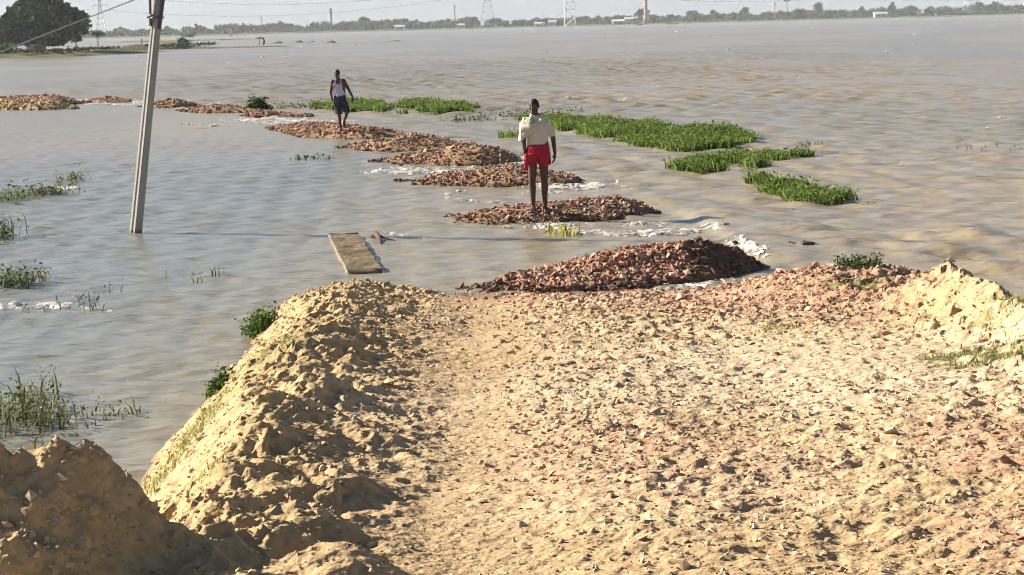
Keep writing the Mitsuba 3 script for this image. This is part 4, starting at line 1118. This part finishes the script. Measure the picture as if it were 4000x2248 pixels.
def ell(c, r, rot=None):
    m = m3.Manifold.sphere(1.0, 28).scale([float(x) for x in r])
    if rot:
        m = m.rotate(list(rot))
    return m.translate([float(x) for x in c])


def hand(w, d, side, curl=.5, size=1.0):
    """Palm and five fingers. w wrist, d direction of the hand, side: unit vector towards the thumb."""
    w, d, s = np.array(w, float), np.array(d, float), np.array(side, float)
    d /= np.linalg.norm(d)
    s = s - d * (s @ d)
    s /= np.linalg.norm(s)
    n = np.cross(d, s)
    k = size
    knuckle = [w + d * .085 * k + s * o * k for o in (.030, .010, -.010, -.028)]
    out = [m3.Manifold.batch_hull([ball(w, .024 * k)] + [ball(q, .0135 * k) for q in knuckle])]
    for q, L in zip(knuckle, (.070, .078, .072, .056)):
        L *= k
        a = q + (d * math.cos(curl * .5) + n * math.sin(curl * .5)) * L * .45
        b = a + (d * math.cos(curl * 1.1) + n * math.sin(curl * 1.1)) * L * .32
        c = b + (d * math.cos(curl * 1.6) + n * math.sin(curl * 1.6)) * L * .25
        out += [bone(q, .0100 * k, a, .0090 * k), bone(a, .0090 * k, b, .0082 * k), bone(b, .0082 * k, c, .0072 * k)]
    t0 = w + d * .030 * k + s * .028 * k
    t1 = t0 + (s * .75 + d * .65 + n * .25) * .036 * k
    t2 = t1 + (s * .35 + d * .9 + n * .3) * .030 * k
    return out + [bone(t0, .0135 * k, t1, .0108 * k), bone(t1, .0108 * k, t2, .0085 * k)]


def foot(a, toe, r=.036):
    """Ankle a and toe tip."""
    a, t = np.array(a, float), np.array(toe, float)
    d = t - np.array([a[0], a[1], t[2]])
    L = np.linalg.norm(d[:2])
    d = d / (np.linalg.norm(d) + 1e-9)
    s = np.cross(d, [0, 0, 1.0])
    heel = np.array([a[0], a[1], t[2] + .012]) - d * .05
    ballp = t - d * .06
    out = [bone(a, r, heel, .034), m3.Manifold.batch_hull([ball(a, r), ball(ballp + s * .022 + [0, 0, .012], .022), ball(ballp - s * .022 + [0, 0, .010], .020), ball(heel, .030)])]
    for o, l, rr_ in ((.030, .055, .0145), (.013, .055, .011), (-.001, .050, .0105), (-.015, .044, .010), (-.028, .036, .0095)):
        out.append(bone(ballp + s * o * .8 + [0, 0, .004], rr_ + .003, ballp + s * o + d * l - [0, 0, .003], rr_))
    return out


def place(mesh, at, turn=0.0):
    v = np.array(mesh.vertices)
    c, s = math.cos(turn), math.sin(turn)
    v = v @ np.array([[c, -s, 0], [s, c, 0], [0, 0, 1]]).T + np.array(at)
    return trimesh.Trimesh(v, mesh.faces, process=False)


def head(c, yaw, k=1.0):
    """Skull, jaw, nose, brow, ears as one list of solids; face towards -y before the yaw; c is the middle of the head."""
    c = np.array(c, float)
    cy, sy = math.cos(yaw), math.sin(yaw)
    Rm = np.array([[cy, -sy, 0], [sy, cy, 0], [0, 0, 1]])

    def P(x, y, z):
        return c + Rm @ (np.array([x, y, z]) * k)

    deg = math.degrees(yaw)
    E = lambda x, y, z, rx, ry, rz: ell(P(x, y, z), (rx * k, ry * k, rz * k), (0, 0, deg))
    solid = [E(0, .008, .028, .073, .092, .085), m3.Manifold.batch_hull([ball(P(0, -.062, -.085), .022 * k), ball(P(.038, -.02, -.070), .026 * k), ball(P(-.038, -.02, -.070), .026 * k), ball(P(.045, -.03, -.01), .028 * k), ball(P(-.045, -.03, -.01), .028 * k), ball(P(0, -.052, -.03), .03 * k)]),
             m3.Manifold.batch_hull([ball(P(0, -.088, .012), .010 * k), ball(P(0, -.112, -.026), .012 * k), ball(P(.014, -.093, -.030), .010 * k), ball(P(-.014, -.093, -.030), .010 * k)]),
             m3.Manifold.batch_hull([ball(P(.034, -.073, .026), .012 * k), ball(P(-.034, -.073, .026), .012 * k), ball(P(0, -.08, .024), .012 * k)]),
             E(.044, -.058, -.018, .018, .018, .016), E(-.044, -.058, -.018, .018, .018, .016),
             E(.076, .012, -.002, .010, .020, .031), E(-.076, .012, -.002, .010, .020, .031)]
    lips = [bone(P(-.020, -.082, -.052), .0065 * k, P(0, -.089, -.050), .008 * k), bone(P(.020, -.082, -.052), .0065 * k, P(0, -.089, -.050), .008 * k), bone(P(-.015, -.082, -.060), .007 * k, P(.015, -.082, -.060), .007 * k)]
    eyes = [E(s * .031, -.0775, .008, .013, .008, .0065) for s in (-1, 1)]
    pupils = [E(s * .031, -.0845, .008, .0055, .003, .0055) for s in (-1, 1)]
    cap = E(0, .014, .036, .078, .096, .088) - (m3.Manifold.cube([.4 * k, .2 * k, .4 * k], True).rotate([18, 0, deg]).translate([float(q) for q in P(0, -.155, -.035)]))
    cap = cap - m3.Manifold.cube([.4 * k, .4 * k, .2 * k], True).rotate([0, 0, deg]).translate([float(q) for q in P(0, -.02, -.118)])
    return solid, lips, eyes, pupils, cap


def hull_ring(c, rx, ry, n=10, tilt=(0, 0)):
    return [np.array([c[0] + rx * math.cos(t), c[1] + ry * math.sin(t), c[2] + tilt[0] * math.cos(t) + tilt[1] * math.sin(t)]) for t in np.arange(n) * 2 * math.pi / n]


def loft(rings, thick=.008):
    """Hulls between successive rings: a tube of cloth over a body."""
    return [m3.Manifold.batch_hull([ball(p, thick) for p in a + b]) for a, b in zip(rings[:-1], rings[1:])]


def crumple(t, amp, f, seed, zs=.5):
    n = t.vertex_normals
    v = np.array(t.vertices)
    v += n * (amp * (meshkit.fbm(v * np.array([f, f, f * zs]), 3, seed) - .5) * 2)[:, None]
    return trimesh.Trimesh(v, t.faces, process=False)


def person(key, at, turn, label, body, hd, clothes):
    solid, lips, eyes, pupils, cap = hd
    put(f'{key}__body', place(flesh(body + solid, .020, 8), at, turn), 'skin', smooth=60)
    put(f'{key}__hair', place(crumple(flesh([cap], .012, 4), .004, 60, 3), at, turn), 'hair', smooth=60)
    for i in (0, 1):
        e = m3.Manifold.batch_boolean([eyes[i]], m3.OpType.Add).to_mesh()
        q = pupils[i].to_mesh()
        put(f'{key}__eye' if i == 0 else f'{key}__eye_001', place(trimesh.Trimesh(e.vert_properties[:, :3], e.tri_verts), at, turn), 'eye_white', smooth=60)
        put(f'{key}__pupil' if i == 0 else f'{key}__pupil_001', place(trimesh.Trimesh(q.vert_properties[:, :3], q.tri_verts), at, turn), 'hair', smooth=60)
    put(f'{key}__mouth', place(flesh(lips, .006, 3), at, turn), 'lips', smooth=60)
    for name, mesh, mat in clothes:
        put(f'{key}__{name}', place(mesh, at, turn), mat, smooth=60)
    tag(key, label, 'person')


# the man in red shorts, upright, arms hanging, facing the camera with his face turned a little to the left of the picture
A = (.455, 29.3, float(MOUND_Z[M1](np.array([.45]), np.array([29.3]))[0]) + .005)
hipL, kneeL, ankL = (-.085, 0, .92), (-.105, -.015, .52), (-.095, .02, .085)
hipR, kneeR, ankR = (.075, 0, .92), (.080, -.01, .52), (.085, .02, .085)
shL, elL, wrL = (-.165, 0, 1.375), (-.225, .01, 1.12), (-.205, -.04, .89)
shR, elR, wrR = (.145, 0, 1.38), (.232, .02, 1.13), (.250, -.02, .91)
body = [bone(hipL, .088, kneeL, .055), bone(kneeL, .053, (-.102, .022, .38), .053), bone((-.102, .022, .38), .053, ankL, .033),
        bone(hipR, .088, kneeR, .055), bone(kneeR, .053, (.084, .022, .38), .053), bone((.084, .022, .38), .053, ankR, .033),
        *foot(ankL, (-.125, -.155, .02)), *foot(ankR, (.105, -.155, .02)),
        m3.Manifold.batch_hull([ball((-.08, 0, .93), .09), ball((.08, 0, .93), .09), ball((-.075, 0, 1.05), .085), ball((.075, 0, 1.05), .085)]),
        m3.Manifold.batch_hull([ball((-.065, 0, 1.05), .075), ball((.065, 0, 1.05), .075), ball((-.085, 0, 1.28), .080), ball((.07, 0, 1.28), .080)]),
        m3.Manifold.batch_hull([ball((-.085, 0, 1.28), .080), ball((.07, 0, 1.28), .080), ball((-.14, .005, 1.375), .048), ball((.115, .005, 1.38), .048), ball((-.03, .0, 1.425), .050)]),
        bone((-.035, .012, 1.42), .062, (-.05, -.005, 1.55), .054),
        bone(shL, .048, elL, .038), bone(elL, .038, wrL, .025), bone(shR, .048, elR, .038), bone(elR, .038, wrR, .025),
        *hand(wrL, (.06, -.12, -1), (.2, -1, 0), .55), *hand(wrR, (-.06, -.15, -1), (-.3, -1, 0), .45)]
shirt = loft([hull_ring((-.01, 0, 1.02), .155, .108), hull_ring((-.005, 0, 1.10), .145, .105), hull_ring((-.008, 0, 1.26), .172, .108), hull_ring((-.010, .0, 1.35), .182, .096), hull_ring((-.016, .004, 1.405), .155, .082), hull_ring((-.022, .005, 1.45), .10, .072), hull_ring((-.032, .006, 1.475), .068, .066)], .008)
shirt += [bone((.140, 0, 1.375), .062, (.208, .01, 1.20), .062), bone((-.16, 0, 1.37), .062, (-.218, .01, 1.20), .062)]
shirt = crumple(flesh(shirt, .018, 8), .010, 9, 71)
shawl_pts = [(-.19, .06, 1.40), (-.20, -.05, 1.42), (-.10, -.105, 1.43), (.0, -.125, 1.36)]
shawl = [bone((-.085, .03, 1.495), .028, (-.105, -.07, 1.44), .036), bone((.03, .03, 1.49), .028, (.045, -.085, 1.41), .036), bone((-.085, .05, 1.49), .028, (.02, .06, 1.49), .028),
         m3.Manifold.batch_hull([ball((.055, -.10, 1.40), .035), ball((.045, -.12, 1.31), .035), ball((-.10, -.14, 1.25), .03), ball((-.11, -.135, 1.33), .03)]),
         m3.Manifold.batch_hull([ball((-.10, -.14, 1.25), .03), ball((-.11, -.135, 1.33), .03), ball((-.25, -.09, 1.16), .03), ball((-.25, -.08, 1.30), .03)]),
         m3.Manifold.batch_hull([ball((-.25, -.09, 1.14), .028), ball((-.24, -.06, 1.33), .03), ball((-.27, .05, 1.12), .03), ball((-.24, .05, 1.36), .03)]),
         m3.Manifold.batch_hull([ball((-.105, -.07, 1.44), .03), ball((-.20, -.03, 1.43), .03), ball((-.24, -.06, 1.33), .03), ball((-.13, -.12, 1.34), .03)]),
         m3.Manifold.batch_hull([ball((-.20, .03, 1.43), .03), ball((-.24, .05, 1.34), .03), ball((-.20, -.04, 1.43), .03), ball((-.24, -.05, 1.33), .03)])]
shawl = crumple(flesh(shawl, .016, 6), .014, 14, 72, 1.6)
shorts = loft([hull_ring((-.005, 0, 1.035), .150, .112), hull_ring((-.005, 0, .98), .168, .125), hull_ring((-.005, 0, .88), .182, .130)], .010)
shorts += loft([hull_ring((-.092, -.002, .90), .098, .118), hull_ring((-.103, -.005, .76), .096, .108)], .008) + loft([hull_ring((.085, -.002, .90), .098, .118), hull_ring((.092, -.005, .735), .095, .106)], .008)
shorts = crumple(flesh(shorts, .016, 6), .012, 12, 73, .4)
tail = crumple(flesh([m3.Manifold.batch_hull([ball((-.185, -.07, .88), .03), ball((-.215, -.06, .80), .026), ball((-.165, -.09, .80), .02)]), m3.Manifold.batch_hull([ball((-.215, -.06, .80), .026), ball((-.165, -.09, .80), .02), ball((-.205, -.07, .69), .020), ball((-.185, -.08, .67), .014)])], .014, 5), .008, 18, 74)
person('person', A, 0.06, 'person in cream shirt, shawl and red shorts standing barefoot on a rubble mound', body, head((-.055, -.005, 1.615), -.32), [('shirt', shirt, 'cream_cloth'), ('shawl', shawl, 'shawl_cloth'), ('shorts', shorts, 'red_cloth'), ('held_cloth', tail, 'red_cloth')])

# the walking man in vest and dark shorts
Bx, By = -4.58, 52.8
B = (Bx, By, float(MOUND_Z[M6](np.array([Bx]), np.array([By]))[0]) + .005)
hipL, kneeL, ankL = (-.075, 0, .90), (-.035, -.09, .50), (-.01, .02, .085)
hipR, kneeR, ankR = (.085, 0, .90), (.185, -.10, .54), (.085, .26, .30)
shL, elL, wrL = (-.185, .0, 1.385), (-.245, .03, 1.10), (-.205, -.06, .86)
shR, elR, wrR = (.125, .0, 1.40), (.245, .03, 1.165), (.345, -.05, .965)
body = [bone(hipL, .085, kneeL, .055), bone(kneeL, .052, (-.025, -.02, .38), .050), bone((-.025, -.02, .38), .050, ankL, .033),
        bone(hipR, .085, kneeR, .055), bone(kneeR, .052, (.16, .04, .46), .050), bone((.16, .04, .46), .050, ankR, .033),
        *foot(ankL, (-.005, -.16, .02)), *[m for m in foot((.085, .26, .30), (.10, .21, .14))],
        m3.Manifold.batch_hull([ball((-.07, 0, .92), .088), ball((.08, 0, .92), .088), ball((-.075, 0, 1.05), .08), ball((.075, 0, 1.05), .08)]),
        m3.Manifold.batch_hull([ball((-.075, 0, 1.05), .08), ball((.075, 0, 1.05), .08), ball((-.11, 0, 1.27), .092), ball((.07, 0, 1.27), .092)]),
        m3.Manifold.batch_hull([ball((-.11, 0, 1.27), .092), ball((.07, 0, 1.27), .092), ball((-.15, .0, 1.375), .055), ball((.09, .0, 1.39), .055), ball((-.03, .0, 1.43), .05)]),
        bone((-.03, .01, 1.41), .06, (-.045, -.01, 1.53), .052),
        bone(shL, .054, elL, .040), bone(elL, .040, wrL, .026), bone(shR, .054, elR, .040), bone(elR, .040, wrR, .026),
        *hand(wrL, (.05, -.1, -1), (.3, -1, 0), .5), *hand(wrR, (.15, -.1, -1), (-.5, -1, 0), .6)]
vest = loft([hull_ring((.005, 0, .93), .150, .112), hull_ring((-.005, 0, 1.05), .148, .108), hull_ring((-.02, 0, 1.25), .172, .112), hull_ring((-.022, 0, 1.31), .150, .10)], .008)
for x0, x1 in ((-.125, -.095), (.075, .045)):
    for yy in (-1, 1):
        vest.append(m3.Manifold.batch_hull([ball((x0 - .02, yy * .085, 1.29), .015), ball((x0 + .03 * np.sign(-x0), yy * .09, 1.29), .015), ball((x1, yy * .02, 1.452), .015)]))
vest = crumple(flesh(vest, .016, 5), .008, 10, 81)
shorts = loft([hull_ring((.005, 0, 1.0), .148, .108), hull_ring((.005, 0, .93), .165, .12), hull_ring((.005, 0, .84), .175, .125)], .010)
shorts += loft([hull_ring((-.075, -.01, .86), .095, .115), hull_ring((-.045, -.075, .56), .092, .10), hull_ring((-.038, -.085, .50), .09, .095)], .008) + loft([hull_ring((.09, -.01, .86), .095, .115), hull_ring((.165, -.08, .60), .088, .10), hull_ring((.178, -.09, .55), .085, .095)], .008)
shorts = crumple(flesh(shorts, .016, 6), .010, 11, 82)
person('person_001', B, .05, 'person in a white vest and dark shorts walking over a rubble mound', body, head((-.055, -.015, 1.59), -.25), [('vest', vest, 'vest_cloth'), ('shorts', shorts, 'navy_cloth')])
